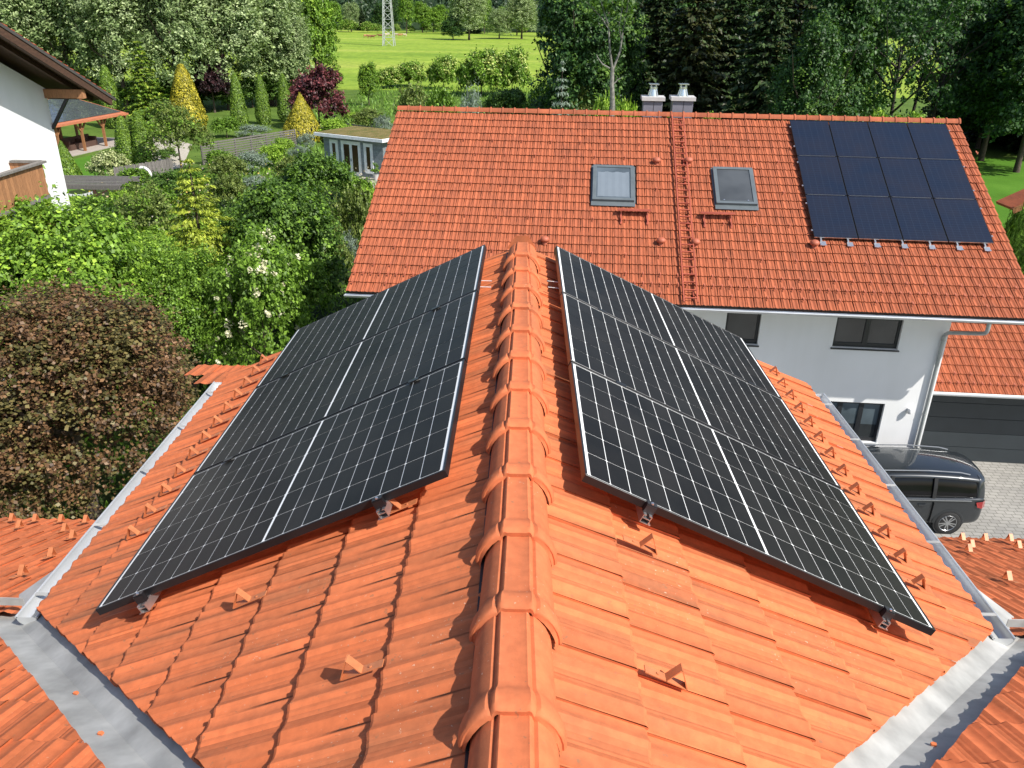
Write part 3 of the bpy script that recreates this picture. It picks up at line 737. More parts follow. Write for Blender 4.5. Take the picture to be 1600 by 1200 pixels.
# ------------------------------------------------------------------ dark solar panels on the far roof
def farcell():
    m, n, l, p = newmat('dark_blue_module')
    tc = n.new('ShaderNodeTexCoord'); sp = n.new('ShaderNodeSeparateXYZ'); l.new(tc.outputs['Object'], sp.inputs[0])
    fx = math_n(n, l, 'FRACT', math_n(n, l, 'MULTIPLY', sp.outputs[0], 18 / 1.70)); fy = math_n(n, l, 'FRACT', math_n(n, l, 'MULTIPLY', sp.outputs[1], 6 / 1.11))
    lx = math_n(n, l, 'LESS_THAN', fx, .10); ly = math_n(n, l, 'LESS_THAN', fy, .05); ln = math_n(n, l, 'MAXIMUM', lx, ly)
    big = noise(n, l, 1.4, pos(n, l), 3); r = ramp(n, [(.3, (.007, .013, .030)), (.7, (.013, .015, .027))]); l.new(big, r.inputs[0])
    l.new(mixc(n, l, r.outputs[0], (.020, .030, .052), ln), p.inputs['Base Color'])
    p.inputs['Roughness'].default_value = .3; p.inputs['Specular IOR Level'].default_value = .3; p.inputs['Coat Weight'].default_value = .15; p.inputs['Coat Roughness'].default_value = .1
    return m
M_FARCELL = farcell()
ff = MB()
ff.box((PL / 2, .006, -.0175), (PL, .012, .035)).box((PL / 2, PW - .006, -.0175), (PL, .012, .035)).box((.006, PW / 2, -.0175), (.012, PW - .024, .035)).box((PL - .006, PW / 2, -.0175), (.012, PW - .024, .035))
ff_me = ff.mesh('frame', M_BLACKALU); fs_me = MB().box((PL / 2, PW / 2, -.006), (PL - .026, PW - .026, .004)).mesh('cell_sheet', M_FARCELL)
for r, rn in enumerate(('top', 'middle', 'bottom')):
    for c, cn in enumerate(('leftmost', 'second from left', 'third from left', 'rightmost')):
        p = HP(c * (PW + .02), r * (PL + .02), 0)
        t = thing('solar_panel', 'dark blue solar panel on the far roof, %s row, %s of four' % (rn, cn), 'solar panel', p, 'solar panels on the far roof'); t.matrix_world = basis(*B2, p); del ORG[t.name]
        link('frame', ff_me, t); link('cell_sheet', fs_me, t)
        MB().box((PL + .004, PW / 2, -.006), (.008, PW - .1, .006)).build('edge_strip', M_ALU, t) if r < 2 else MB().box((PL + .002, PW / 2, -.016), (.005, PW - .01, .022)).build('edge_strip', M_ALU, t)
BR = [E2, -DN, N2]
for k in range(7):
    u = .18 + .70 * k
    t = thing('mounting_rail', 'silver rail end under the far solar panels, %s from the left' % ('first', 'second', 'third', 'fourth', 'fifth', 'sixth', 'seventh')[k], 'rail', HP(u, 5.2, -.06), 'rails under the far solar panels')
    MB().box(HP(u, 2.66, -.060), (.04, 5.28, .045), BR).build('rail_profile', M_ALU, t)
    MB().box(HP(u + .05, 5.36, -.088), (.15, .16, .010), BR).box(HP(u - .01, 5.43, -.082), (.045, .025, .02), BR).box(HP(u + .11, 5.43, -.082), (.045, .025, .02), BR).build('base_plate', M_ALU, t)
for u in (-.025, 4.62):
    for kc, w in enumerate((.35, 1.3, 2.05, 3.1, 3.85, 4.95)):
        t = tag(MB().box(HP(u, w, -.01), (.035, .05, .03), BR).build('edge_clamp', M_ALU), 'small silver clamp on the %s edge of the far solar panels, %s from the top' % ('left' if u < 0 else 'right', ('first', 'second', 'third', 'fourth', 'fifth', 'sixth')[kc]), 'clamp', 'clamps at the %s panel edge' % ('left' if u < 0 else 'right'))

# ------------------------------------------------------------------ garage, lamp, drive, car
gar = thing('garage', 'garage with orange tiled roof and wide dark sectional door beside white house', 'garage', WP(UC + 2.5, 0, -1.2))
GD = -1.15
ez = 2.62; gsl = .46
def GPt(u, w, h=0): 
    p = WP(UC, ez, GD + .55); return p + E2 * u + (-DH * math.cos(gsl) + np.array([0, 0, math.sin(gsl)])) * w + (DH * math.sin(gsl) + np.array([0, 0, math.cos(gsl)])) * h
MB().slab([GPt(.02, 0, -.03), GPt(7, 0, -.03), GPt(7, 4.6, -.03), GPt(.02, 4.6, -.03)], .15).build('roof', M_DECK, gar)
groof = gar.children[-1]
gd, gn_ = DH * math.cos(gsl) - np.array([0, 0, math.sin(gsl)]), DH * math.sin(gsl) + np.array([0, 0, math.cos(gsl)])
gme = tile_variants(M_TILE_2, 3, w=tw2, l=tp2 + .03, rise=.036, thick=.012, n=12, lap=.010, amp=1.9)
for c in range(9):
    for k in range(18):
        o = link('tile', gme[random.randrange(3)], groof); q = GPt(.02 + tw2 * k, tp2 * (c + 1), -.01)
        o.matrix_local = basis(gd, E2, gn_, q - ORG[gar.name]) @ Matrix.Rotation(random.uniform(-.008, .008), 4, 'Z')
        if (c == 0 and True) or (c == 1 and k % 2 == 0) or (c == 3 and k % 4 == 0):
            hh_ = link('snow_hook', hk_me, groof); hh_.matrix_local = basis(gd, E2, gn_, GPt(.02 + tw2 * (k + .5), tp2 * (c + 1) - .05, .03) - ORG[gar.name])
MB().tube([GPt(.02, -.03, -.07), GPt(7, -.03, -.07)], .065, 10).build('gutter', M_ZINC2, gar)
WPg = lambda u, z, d=0.0: WP(u, z, GD + d)
gw = MB(); gu0, gu1 = UC + .28, UC + 5.3
gw.box(WPg(UC + 3.5, 2.58, -.15), (7.0, .3, .32), [E2, DH, np.array([0, 0, 1.0])])
for a, b in ((UC, gu0), (gu1, UC + 7)): gw.box(WPg((a + b) / 2, 1.21, -.15), (b - a, .3, 2.42), [E2, DH, np.array([0, 0, 1.0])])
for uu in (UC + .01, UC + 6.99): gw.box(WPg(uu, 1.4, -3.0), (.02, 5.4, 2.8), [E2, DH, np.array([0, 0, 1.0])])
gw.build('wall', M_WHITE, gar)
M_DOOR = simple('anthracite_door', (.030, .038, .044), .45, .1, .1, 2)
gdoor = MB().box(WPg((gu0 + gu1) / 2, 1.21, -.22), (gu1 - gu0, .02, 2.42), [E2, DH, np.array([0, 0, 1.0])]).build('door', M_WINFRAME, gar)
for k in range(5):
    MB().box(WPg((gu0 + gu1) / 2, .245 + .484 * k, -.20), (gu1 - gu0 - .02, .03, .470), [E2, DH, np.array([0, 0, 1.0])]).build('door_panel', M_DOOR, gdoor)
lu, lz = on_wall(1420, 640)
lamp = thing('wall_lamp', 'small white cylindrical lamp on the white house wall', 'lamp', WP(lu, lz, 0))
MB().box(WP(lu, lz, .02), (.10, .04, .10), [E2, DH, np.array([0, 0, 1.0])]).build('wall_plate', simple('white_plastic', (.75, .75, .75), .4), lamp)
MB().lathe([(.055, -.07), (.06, -.06), (.06, .07), (.05, .08)], WP(lu, lz, .10), 14).build('lamp_body', bpy.data.materials['white_plastic'], lamp, smooth=50)
# drive of small concrete setts
def sett_mat():
    m, n, l, p = newmat('concrete_setts')
    b = n.new('ShaderNodeTexBrick'); l.new(pos(n, l, (1, 1, 1), (0, 0, -TH)), b.inputs['Vector'])
    b.inputs['Scale'].default_value = 1.0; b.inputs['Brick Width'].default_value = .24; b.inputs['Row Height'].default_value = .16; b.inputs['Mortar Size'].default_value = .009; b.inputs['Mortar Smooth'].default_value = .2; b.offset = .5
    b.inputs['Color1'].default_value = (.33, .32, .295, 1); b.inputs['Color2'].default_value = (.27, .262, .245, 1); b.inputs['Mortar'].default_value = (.12, .115, .10, 1)
    st = noise(n, l, .7, pos(n, l), 4); r = ramp(n, [(.3, (.86, .86, .85)), (.7, (1.08, 1.07, 1.05))]); l.new(st, r.inputs[0])
    l.new(mixc(n, l, b.outputs[0], r.outputs[0], 1, 'MULTIPLY'), p.inputs['Base Color']); p.inputs['Roughness'].default_value = .85
    bump(n, l, p, b.outputs['Fac'], -.6, .006)
    return m
M_SETT = sett_mat()
structure(MB().slab([WP(-11, .03, 0), WP(UC, .03, 0), WP(UC, .03, GD - .2), WP(UC + 7, .03, GD - .2), WP(UC + 16, .03, -1), WP(UC + 16, .03, 18), WP(-11, .03, 13.2)], .13).build('driveway', M_SETT))
# ------------------------------------------------------------------ car
def build_car():
    ct = gnd(1473, 833); th = rad(-2.0)
    W_, Hh, WB = 1.90, 1.72, 2.92
    X = np.array([math.cos(th), math.sin(th), 0]); Y = np.array([-math.sin(th), math.cos(th), 0]); Zv = np.array([0, 0, 1.0])
    # local frame: +x to the rear, +y away from the viewer, origin on the ground under the middle
    org = np.array([ct[0], ct[1], .03]) - X * (WB / 2) + Y * (W_ / 2 - .08)
    t = thing('parked_car', 'dark grey people carrier parked on the paved drive beside white house', 'car', org)
    t.rotation_euler = (0, 0, th); del ORG[t.name]
    M_PAINT = simple('dark_grey_paint', (.022, .027, .032), .30, .35, .06, 2, coat=1.0); M_TYRE = simple('tyre', (.018, .018, .018), .8); M_RIM = simple('alloy', (.42, .43, .44), .3, .8)
    M_CGL = glass_mat('tinted_glass', (.004, .004, .005), .10, .3); M_RED = simple('red_lens', (.28, .012, .012), .2, coat=1.0); M_TRIM = simple('black_trim', (.012, .012, .013), .5); M_RAIL = simple('roof_rail', (.30, .31, .32), .35, .7)
    def section(x, pts):                       # half section (y>0) -> closed ring
        r = [(x, -y, z) for y, z in pts] + [(x, y, z) for y, z in reversed(pts)]; return r
    def loft(secs, name, mat, sub=2, cap=True):
        V = []; F = []; k = len(secs[0])
        for s in secs: V += s
        for i in range(len(secs) - 1):
            for j in range(k): F.append((i * k + j, i * k + (j + 1) % k, (i + 1) * k + (j + 1) % k, (i + 1) * k + j))
        if cap: F.append(tuple(reversed(range(k)))); F.append(tuple(range((len(secs) - 1) * k, len(secs) * k)))
        o = MB().add(V, F).build(name, mat, t, smooth=60)
        if sub: md = o.modifiers.new('s', 'SUBSURF'); md.levels = sub; md.render_levels = sub
        for f in o.data.polygons: f.use_smooth = True
        return o
    hw = W_ / 2
    # lower body: sill to belt line
    def low(x, w, zb, zt, tuck=.0): return section(x, [(w * .55, zb), (w * .93, zb + .02), (w * .985, zb + .18), (w, .62), (w * .985, zt - .10), (w * .965, zt - .01), (w * .90, zt), (w * .4, zt + .015)])
    body = loft([low(-2.43, hw * .72, .34, .72), low(-2.38, hw * .86, .24, .78), low(-2.15, hw * .96, .20, .90), low(-1.6, hw, .19, .99), low(-.8, hw, .19, 1.02), low(.4, hw, .19, 1.03), low(1.3, hw, .20, 1.05), low(2.0, hw * .99, .22, 1.07), low(2.20, hw * .96, .26, 1.07), low(2.29, hw * .90, .32, 1.04), low(2.33, hw * .76, .42, .96)], 'body', M_PAINT)
    # greenhouse glass, then the painted roof, pillars and tail over it
    def gh(x, wb, wt, zb, zt): return section(x, [(wb * .5, zb), (wb, zb), (wb * .985, zb + .06), ((wb + wt) / 2, (zb + zt) / 2), (wt, zt - .06), (wt * .9, zt), (wt * .45, zt + .015)])
    loft([gh(-1.5, hw * .90, hw * .86, .98, 1.02), gh(-.8, hw * .93, hw * .82, 1.0, 1.45), gh(-.35, hw * .93, hw * .78, 1.0, 1.60), gh(.6, hw * .93, hw * .78, 1.0, 1.64), gh(1.6, hw * .92, hw * .77, 1.0, 1.62), gh(2.12, hw * .89, hw * .74, 1.0, 1.56), gh(2.30, hw * .84, hw * .72, 1.0, 1.30)], 'window_glass', M_CGL, 1)
    def rf(x, w, z, th_=.07): return section(x, [(w * .3, z - th_), (w * .86, z - th_ - .04), (w * 1.02, z - th_ - .07), (w * 1.03, z - .07), (w * .95, z - .01), (w * .6, z + .045), (w * .25, z + .062)])
    loft([rf(-.62, hw * .78, 1.52), rf(-.35, hw * .79, 1.60), rf(.3, hw * .795, 1.645), rf(1.0, hw * .79, 1.645), rf(1.7, hw * .78, 1.61), rf(2.15, hw * .76, 1.55), rf(2.34, hw * .73, 1.50)], 'roof', M_PAINT)
    loft([gh(1.99, hw * .928, hw * .79, 1.0, 1.60), gh(2.14, hw * .915, hw * .78, 1.0, 1.57), gh(2.26, hw * .885, hw * .755, 1.0, 1.47), gh(2.33, hw * .84, hw * .73, 1.0, 1.18)], 'tailgate', M_PAINT, 2)
    for s in (-1, 1):
        def strip(pts, name, mat, w=.05, off=0): 
            P = [np.array(p, float) for p in pts]; o = MB()
            for a, b in zip(P, P[1:]): o.bar(a, b, w, .05, (0, s, .25))
            return o.build(name, mat, t)
        strip([(.98, s * .885, 1.04), (.98, s * .84, 1.30), (.98, s * .765, 1.56)], 'pillar', M_TRIM, .09)
        strip([(-.15, s * .885, 1.03), (-.12, s * .84, 1.30), (-.10, s * .765, 1.56)], 'pillar', M_TRIM, .09)
        strip([(-1.45, s * .86, 1.0), (-.95, s * .80, 1.35), (-.5, s * .77, 1.56)], 'pillar', M_PAINT, .06)
        MB().tube([(-.45, s * .66, 1.62), (-.3, s * .67, 1.67), (.8, s * .67, 1.705), (1.6, s * .66, 1.675), (1.85, s * .655, 1.62)], .018, 8).build('roof_rail', M_RAIL, t)
        MB().add([(2.03, s * .948, .98), (2.20, s * .928, 1.00), (2.30, s * .83, .99), (2.325, s * .72, .97), (2.335, s * .72, .84), (2.31, s * .85, .82), (2.21, s * .938, .80), (2.08, s * .958, .84)] , [(0, 1, 6, 7), (1, 2, 5, 6), (2, 3, 4, 5)]).build('tail_light', M_RED, t)
        MB().add([(-2.20, s * .90, .80), (-1.95, s * .935, .90), (-2.38, s * .70, .78), (-2.40, s * .68, .68), (-2.25, s * .88, .68), (-2.0, s * .94, .76)], [(0, 1, 5, 4), (2, 0, 4, 3)]).build('headlight', M_RIM, t)
        strip([(-1.5, s * .957, .965), (0, s * .958, .99), (1.9, s * .946, 1.02)], 'belt_trim', M_RAIL, .012)
        for x in (.98, -.15): strip([(x, s * .960, .95), (x, s * .962, .60), (x, s * .957, .3)], 'door_gap', M_TRIM, .008)
        for x in (.70, -.42): MB().bar((x - .10, s * .972, .86), (x + .10, s * .972, .865), .03, .03).build('door_handle', M_PAINT, t)
        for x in (-WB / 2, WB / 2):
            c = np.array([x, s * (hw - .115), .335])
            arch = MB(); V = []; F = []
            for i in range(17):
                a = math.pi * i / 16
                for rr in (.345, .40): V.append((x + rr * math.cos(a), s * (hw + .006 if rr < .37 else hw - .004), .335 + rr * math.sin(a) * 1.02))
            for i in range(16): F.append((2 * i, 2 * i + 1, 2 * i + 3, 2 * i + 2))
            arch.add(V, F).build('wheel_arch', M_PAINT, t)
            MB().add([(x + .37 * math.cos(2 * math.pi * i / 24), s * (hw + .003), .345 + .37 * math.sin(2 * math.pi * i / 24)) for i in range(24)], [tuple(range(24))]).build('wheel_well', M_TRIM, t)
            w = link('wheel', MB().add([(0, 0, 0), (.01, 0, 0), (0, .01, 0)], [(0, 1, 2)]).mesh('wheel', M_TRIM), t); w.location = tuple(c + np.array([0, s * .025, 0]))
            tm = MB(); V = []; F = []; n = 28
            pr = [(.225, -.10), (.31, -.105), (.332, -.085), (.335, 0), (.332, .085), (.31, .105), (.225, .10)]
            for r_, y_ in pr:
                for k in range(n): a = 2 * math.pi * k / n; V.append((r_ * math.cos(a), y_, r_ * math.sin(a)))
            for i in range(len(pr) - 1):
                for k in range(n): F.append((i * n + k, i * n + (k + 1) % n, (i + 1) * n + (k + 1) % n, (i + 1) * n + k))
            tm.add(V, F).build('tyre', M_TYRE, w, smooth=50)
            rmm = MB(); V = []; F = []
            pr = [(.236, .09), (.225, .105), (.205, .085)]
            for r_, y_ in pr:
                for k in range(n): a = 2 * math.pi * k / n; V.append((r_ * math.cos(a), s * y_, r_ * math.sin(a)))
            for i in range(2):
                for k in range(n): F.append((i * n + k, i * n + (k + 1) % n, (i + 1) * n + (k + 1) % n, (i + 1) * n + k))
            rmm.add(V, F)
            for k in range(10):
                a = 2 * math.pi * k / 10 + (.12 if k % 2 else -.12); a2 = 2 * math.pi * k / 10
                rmm.bar((.05 * math.cos(a2), s * .085, .05 * math.sin(a2)), (.215 * math.cos(a), s * .088, .215 * math.sin(a)), .03, .02, (0, 1, 0))
            rmm.box((0, s * .088, 0), (.09, .02, .09)).build('rim', M_RIM, w)
            MB().add([(.22 * math.cos(2 * math.pi * k / n), s * .05, .22 * math.sin(2 * math.pi * k / n)) for k in range(n)], [tuple(range(n))]).build('brake_disc', M_TRIM, w)
    MB().box((2.35, 0, .55), (.02, .52, .11)).build('licence_plate', simple('plate_white', (.7, .7, .7), .5), t)
build_car()

# ------------------------------------------------------------------ ground, field, paths
def ground_mat(name, c1, c2, c3, sc=.35, fine=9.0, bmp=.5):
    m, n, l, p = newmat(name)
    a = noise(n, l, sc, pos(n, l), 5, .6); r = ramp(n, [(.30, c1), (.52, c2), (.72, c3)]); l.new(a, r.inputs[0])
    b = noise(n, l, fine, pos(n, l), 4, .7); r2 = ramp(n, [(.3, (.72, .72, .70)), (.7, (1.22, 1.22, 1.15))]); l.new(b, r2.inputs[0])
    l.new(mixc(n, l, r.outputs[0], r2.outputs[0], 1, 'MULTIPLY'), p.inputs['Base Color']); p.inputs['Roughness'].default_value = .9; p.inputs['Specular IOR Level'].default_value = .15
    bump(n, l, p, b, bmp, .08); return m
M_GROUND = ground_mat('rough_grass', (.060, .105, .018), (.095, .160, .026), (.130, .200, .036))
M_LAWN = ground_mat('lawn', (.060, .150, .012), (.075, .185, .016), (.095, .215, .022), .2, 30, .3)
def field_mat():
    m, n, l, p = newmat('meadow')
    a = noise(n, l, 1.0, pos(n, l, (.012, .035, .02)), 6, .65); r = ramp(n, [(.28, (.150, .250, .028)), (.50, (.245, .345, .044)), (.72, (.345, .395, .078))]); l.new(a, r.inputs[0])
    b = noise(n, l, 1.0, pos(n, l, (.6, .25, 1)), 5, .7); r2 = ramp(n, [(.3, (.68, .72, .7)), (.7, (1.22, 1.18, 1.1))]); l.new(b, r2.inputs[0])
    l.new(mixc(n, l, r.outputs[0], r2.outputs[0], 1, 'MULTIPLY'), p.inputs['Base Color']); p.inputs['Roughness'].default_value = .9; p.inputs['Specular IOR Level'].default_value = .1
    return m
M_FIELD = field_mat(); M_PATH = simple('garden_gravel', (.42, .38, .31), .95, 0, .2, 3)
def sheet(name, poly, z, mat): return structure(MB().add([(x, y, z) for x, y in poly], [tuple(range(len(poly)))]).build(name, mat))
sheet('ground', [(-3000, -400), (3000, -400), (3000, 5000), (-3000, 5000)], 0, M_GROUND)
# the meadow rises very gently towards the far wood
fv = []; ff_ = []
nx, ny = 24, 30
for j in range(ny + 1):
    for i in range(nx + 1):
        x = -420 + 840 * i / nx; y = 140 + 420 * j / ny
        fv.append((x, y, .03 + .55 * math.sin(x * .018 + y * .011) * min(1, j / 4) * .5 + (.5 if j > 2 else 0) * min(1, j / 6)))
for j in range(ny):
    for i in range(nx): ff_.append((j * (nx + 1) + i, j * (nx + 1) + i + 1, (j + 1) * (nx + 1) + i + 1, (j + 1) * (nx + 1) + i))
fo = structure(MB().add(fv, ff_).build('field', M_FIELD, smooth=80))
lawnq = [gnd(*p)[:2] for p in ((120, 262), (185, 250), (175, 290), (130, 292))]
sheet('lawn', [tuple(gnd(*p)[:2]) for p in ((100, 300), (110, 250), (190, 232), (260, 235), (250, 262), (190, 285))], .012, M_LAWN)
sheet('lawn', [(26, 40), (70, 40), (70, 74), (44, 78), (30, 72)], .012, M_LAWN)
sheet('path', [tuple(gnd(*p)[:2]) for p in ((200, 218), (260, 213), (300, 226), (285, 262), (235, 270), (238, 236))], .016, M_PATH)
sheet('terrace', [tuple(gnd(*p)[:2]) for p in ((540, 277), (605, 276), (610, 300), (560, 292))], .018, M_PATH)
sheet('soil', [(-40, 5), (-3, 5), (-6, 60), (-34, 60)], .008, ground_mat('garden_soil', (.022, .034, .012), (.035, .055, .014), (.05, .075, .02), .8, 12))

# ------------------------------------------------------------------ neighbouring house on the left
M_DWOOD = wood_mat('dark_stained_wood', (.075, .036, .020), (3, 1, 3)); M_OLDWOOD = wood_mat('sunburnt_wood', (.40, .19, .085), (9, 9, 1)); M_GREYWOOD = wood_mat('weathered_grey_wood', (.19, .175, .16), (3, 3, 1))
M_TILE_L = tile_mat('red_tile_left', (.40, .085, .038), (.16, .05, .03), (8, 2, 2), var=.2)
nh = thing('neighbour_house', 'white gable house at left edge with dark timber eaves and balcony', 'house', (-20, 22, 0))
XW, YC = -17.0, 27.35; VX = -15.5; ZV = lambda y: 11.42 - .43 * (y - 23.8); YR = 19.0
yf = 2 * YR - YC
MB().add([(XW, YC, 0), (XW, yf, 0), (XW, yf, ZV(YC) - .42), (XW, YR, ZV(YR) - .42), (XW, YC, ZV(YC) - .42), (XW - 12, YC, 0), (XW - 12, YC, ZV(YC) - .42), (XW - 12, YR, ZV(YR) - .42), (XW - 12, yf, ZV(YC) - .42), (XW - 12, yf, 0)],
         [(0, 1, 2, 3, 4), (0, 4, 6, 5), (5, 6, 7, 8, 9), (1, 9, 8, 2)]).build('wall', M_WHITE, nh)
ye = 29.25; thl = math.atan(.43); dl = np.array([0, math.cos(thl), -math.sin(thl)]); nl = np.array([0, math.sin(thl), math.cos(thl)]); al_ = np.array([-1.0, 0, 0])
nroof = MB().slab([(VX, YR, ZV(YR) - .10), (VX, ye, ZV(ye) - .10), (XW - 13, ye, ZV(ye) - .10), (XW - 13, YR, ZV(YR) - .10)], .05).build('roof', M_DWOOD, nh)
MB().slab([(VX, YR, ZV(YR) - .10), (VX, 2 * YR - ye, ZV(ye) - .10), (XW - 13, 2 * YR - ye, ZV(ye) - .10), (XW - 13, YR, ZV(YR) - .10)], .05).build('roof', M_TILE_L, nh)
tlv = tile_variants(M_TILE_L, 2, w=.23, l=.40, rise=.05, thick=.03, n=8, lap=.01, amp=2.2)
for c in range(int((ye - YR) / math.cos(thl) / .36)):
    for k in range(3):
        o = link('tile', tlv[(c + k) % 2], nroof); o.matrix_local = basis(dl, al_, nl, np.array([VX + .02 - .23 * k, YR, ZV(YR) - .075]) + dl * (.36 * c) - ORG[nh.name])
MB().bar((VX + .02, YR, ZV(YR) - .13), (VX + .02, ye, ZV(ye) - .13), .04, .10).build('verge_trim', simple('verge_tin', (.10, .09, .085), .5, .3), nh)
MB().bar((VX - .06, YR, ZV(YR) - .30), (VX - .06, ye - .25, ZV(ye - .25) - .30), .14, .26).build('verge_rafter', M_DWOOD, nh)
MB().bar((VX - .72, YR, ZV(YR) - .24), (VX - .72, ye - .3, ZV(ye - .3) - .24), .10, .18).build('rafter', M_DWOOD, nh)
zp = ZV(YC) - .58
MB().bar((XW - .3, YC - .05, zp), (VX - .12, YC - .05, zp), .22, .30).build('purlin', M_OLDWOOD, nh)
MB().bar((XW, YC - .06, zp - 1.2), (XW + .75, YC - .06, zp - .15), .10, .10).build('brace', M_DARKMETAL, nh)
bzt = 7.45; BY0, BY1 = 19.6, 24.3; BX = XW + 1.12
bal = MB().box((XW + .56, (BY0 + BY1) / 2, bzt - 1.12), (1.1, BY1 - BY0, .14)).build('balcony', M_GREYWOOD, nh)
MB().box((BX, (BY0 + BY1) / 2, bzt), (.20, BY1 - BY0 + .1, .07)).box((XW + .56, BY1, bzt), (1.0, .20, .07)).build('handrail', M_GREYWOOD, bal)
for k in range(29): MB().box((BX - .02, BY0 + .09 + .16 * k, bzt - .55), (.03, .150, 1.02)).build('balcony_board', M_OLDWOOD, bal)
for k in range(7): MB().box((XW + .07 + .15 * k, BY1 - .02, bzt - .55), (.14, .03, 1.02)).build('balcony_board', M_OLDWOOD, bal)
MB().box((XW + .25, 24.9, bzt - 2.0), (.5, .9, .8)).build('planter_box', M_OLDWOOD, bal)

# ------------------------------------------------------------------ pavilion, pergola, shed, fences
M_PINE = wood_mat('orange_pine', (.34, .150, .060), (4, 4, 1)); M_FASC = simple('orange_fascia', (.45, .155, .075), .6); M_PVG = simple('grey_module', (.070, .078, .085), .25, 0, .12, 1.5, coat=.6)
A = gnd(86, 197, 2.7); Bp = gnd(198, 177, 2.7); ax = (Bp - A) / np.linalg.norm(Bp - A); LN = np.linalg.norm(Bp - A); ay = np.array([-ax[1], ax[0], 0]); az = np.array([0, 0, 1.0])
if ay[0] > 0: ay = -ay
pv = thing('garden_pavilion', 'open timber pavilion with grey solar roof and orange fascia in the garden', 'pavilion', A * np.array([1, 1, 0]))
PP = lambda s, t, z: A * np.array([1, 1, 0]) + ax * s + ay * t + az * z
pr_ = MB().slab([PP(0, 0, 2.75), PP(LN, 0, 2.75), PP(LN, 6.0, 4.1), PP(0, 6.0, 4.1)], .12).build('roof', M_FASC, pv)
up2 = np.cross(ax, (PP(0, 6, 4.1) - PP(0, 0, 2.75))); up2 /= np.linalg.norm(up2); up2 *= np.sign(up2[2])
tdir = (PP(0, 6, 4.1) - PP(0, 0, 2.75)); tdir /= np.linalg.norm(tdir)
for i in range(5):
    for j in range(3):
        w_ = (LN - .7) / 5; c = PP(.35 + w_ * (i + .5), 0, 2.75) + tdir * (.35 + 1.85 * (j + .5)) + up2 * .05
        MB().box(c, (w_ - .05, 1.80, .04), [ax, tdir, up2]).build('roof_module', M_PVG, pr_)
MB().bar(PP(-.05, -.08, 2.66), PP(LN + .05, -.08, 2.66), .14, .16).bar(PP(-.08, 0, 2.66), PP(-.08, 6, 4.0), .14, .16).build('gutter_fascia', M_FASC, pv)
for s_ in (.4, LN * .36, LN * .66, LN - .4):
    MB().bar(PP(s_, .35, 0), PP(s_, .35, 2.6), .20).bar(PP(s_, .35, 1.75), PP(s_ + .7, .35, 2.55), .12).bar(PP(s_, .35, 1.75), PP(s_ - .7, .35, 2.55), .12).build('post', M_PINE, pv)
    MB().bar(PP(s_, 5.6, 0), PP(s_, 5.6, 3.7), .20).build('post', M_PINE, pv)
MB().bar(PP(0, .35, 2.60), PP(LN, .35, 2.60), .16, .18).build('beam', M_PINE, pv)
back = MB().box(PP(LN * .38, 5.5, 1.5), (LN * .72, .05, 3.0), [ax, ay, az]).build('rear_wall', M_PINE, pv)
for k in range(18): MB().box(PP(LN * .03 + k * LN * .04, 5.44, 1.5), (LN * .036, .04, 3.0), [ax, ay, az]).build('board', M_PINE, back)
sidew = MB().box(PP(.25, 3.0, 1.5), (.05, 5.0, 3.0), [ax, ay, az]).build('side_wall', M_PINE, pv)
MB().slab([PP(-.3, -.3, .08), PP(LN + 1.5, -.3, .08), PP(LN + 1.5, 6.2, .08), PP(-.3, 6.2, .08)], .08).build('floor', simple('paving_slab', (.36, .32, .28), .9), pv)
for s_, lab in ((LN * .42, 'covered dark barbecue under the pavilion, left of the brown sofa'), (LN * .60, 'brown garden sofa under the pavilion roof, beside the dark barbecue')):
    t = thing('garden_sofa' if 'sofa' in lab else 'barbecue', lab, 'sofa' if 'sofa' in lab else 'barbecue', PP(s_, 2.0, .08))
    mt = simple('rattan', (.085, .045, .032), .8) if 'sofa' in lab else M_TRIMB if 'M_TRIMB' in globals() else simple('grill_cover', (.012, .012, .013), .7)
    if 'sofa' in lab:
        MB().box(PP(s_, 2.0, .33), (2.0, .9, .5), [ax, ay, az]).build('seat', mt, t); MB().box(PP(s_, 2.4, .78), (2.0, .2, .6), [ax, ay, az]).build('backrest', mt, t)
        for e_ in (-.95, .95): MB().box(PP(s_ + e_, 2.0, .5), (.18, .9, .8), [ax, ay, az]).build('armrest', mt, t)
    else:
        MB().box(PP(s_, 2.0, .55), (.9, .6, .95), [ax, ay, az]).build('cabinet', mt, t); MB().lathe([(.5, 0), (.46, .18), (.3, .3), (.05, .34)], PP(s_, 2.0, 1.03), 14, 1, .7).build('lid', mt, t, smooth=50)
# pergola
YP = 48.5
pl_, prr = at_y(84, 297, YP), at_y(186, 288, YP); zt_ = (pl_[2] + prr[2]) / 2 + .1
pg = thing('pergola', 'weathered grey slatted pergola beside the white neighbour house', 'pergola', (prr[0] - 1.5, YP, 0))
x0, x1 = pl_[0] - 3.0, prr[0]
MB().box(((x0 + x1) / 2, YP, zt_ - .10), (x1 - x0, .14, .26)).build('beam', M_GREYWOOD, pg); MB().box(((x0 + x1) / 2, YP + 2.8, zt_ - .10), (x1 - x0, .14, .26)).build('beam', M_GREYWOOD, pg)
for k in range(7): MB().box(((x0 + x1) / 2, YP + .1 + .45 * k, zt_ + .06), (x1 - x0 + .2, .16, .05)).build('slat', M_GREYWOOD, pg)
px_ = at_y(150, 310, YP)[0]
for yy in (YP, YP + 2.8): MB().box((px_, yy, (zt_ - .23) / 2), (.16, .16, zt_ - .23)).build('post', M_DWOOD, pg)
MB().bar((px_ - .1, YP, zt_ - .7), (px_ + .9, YP, zt_ - .25), .10).build('brace', M_DWOOD, pg)
bun = thing('pennant_string', 'string of small white pennants hanging under the pergola', 'bunting', (px_ - 1.5, YP - .05, zt_ - .5))
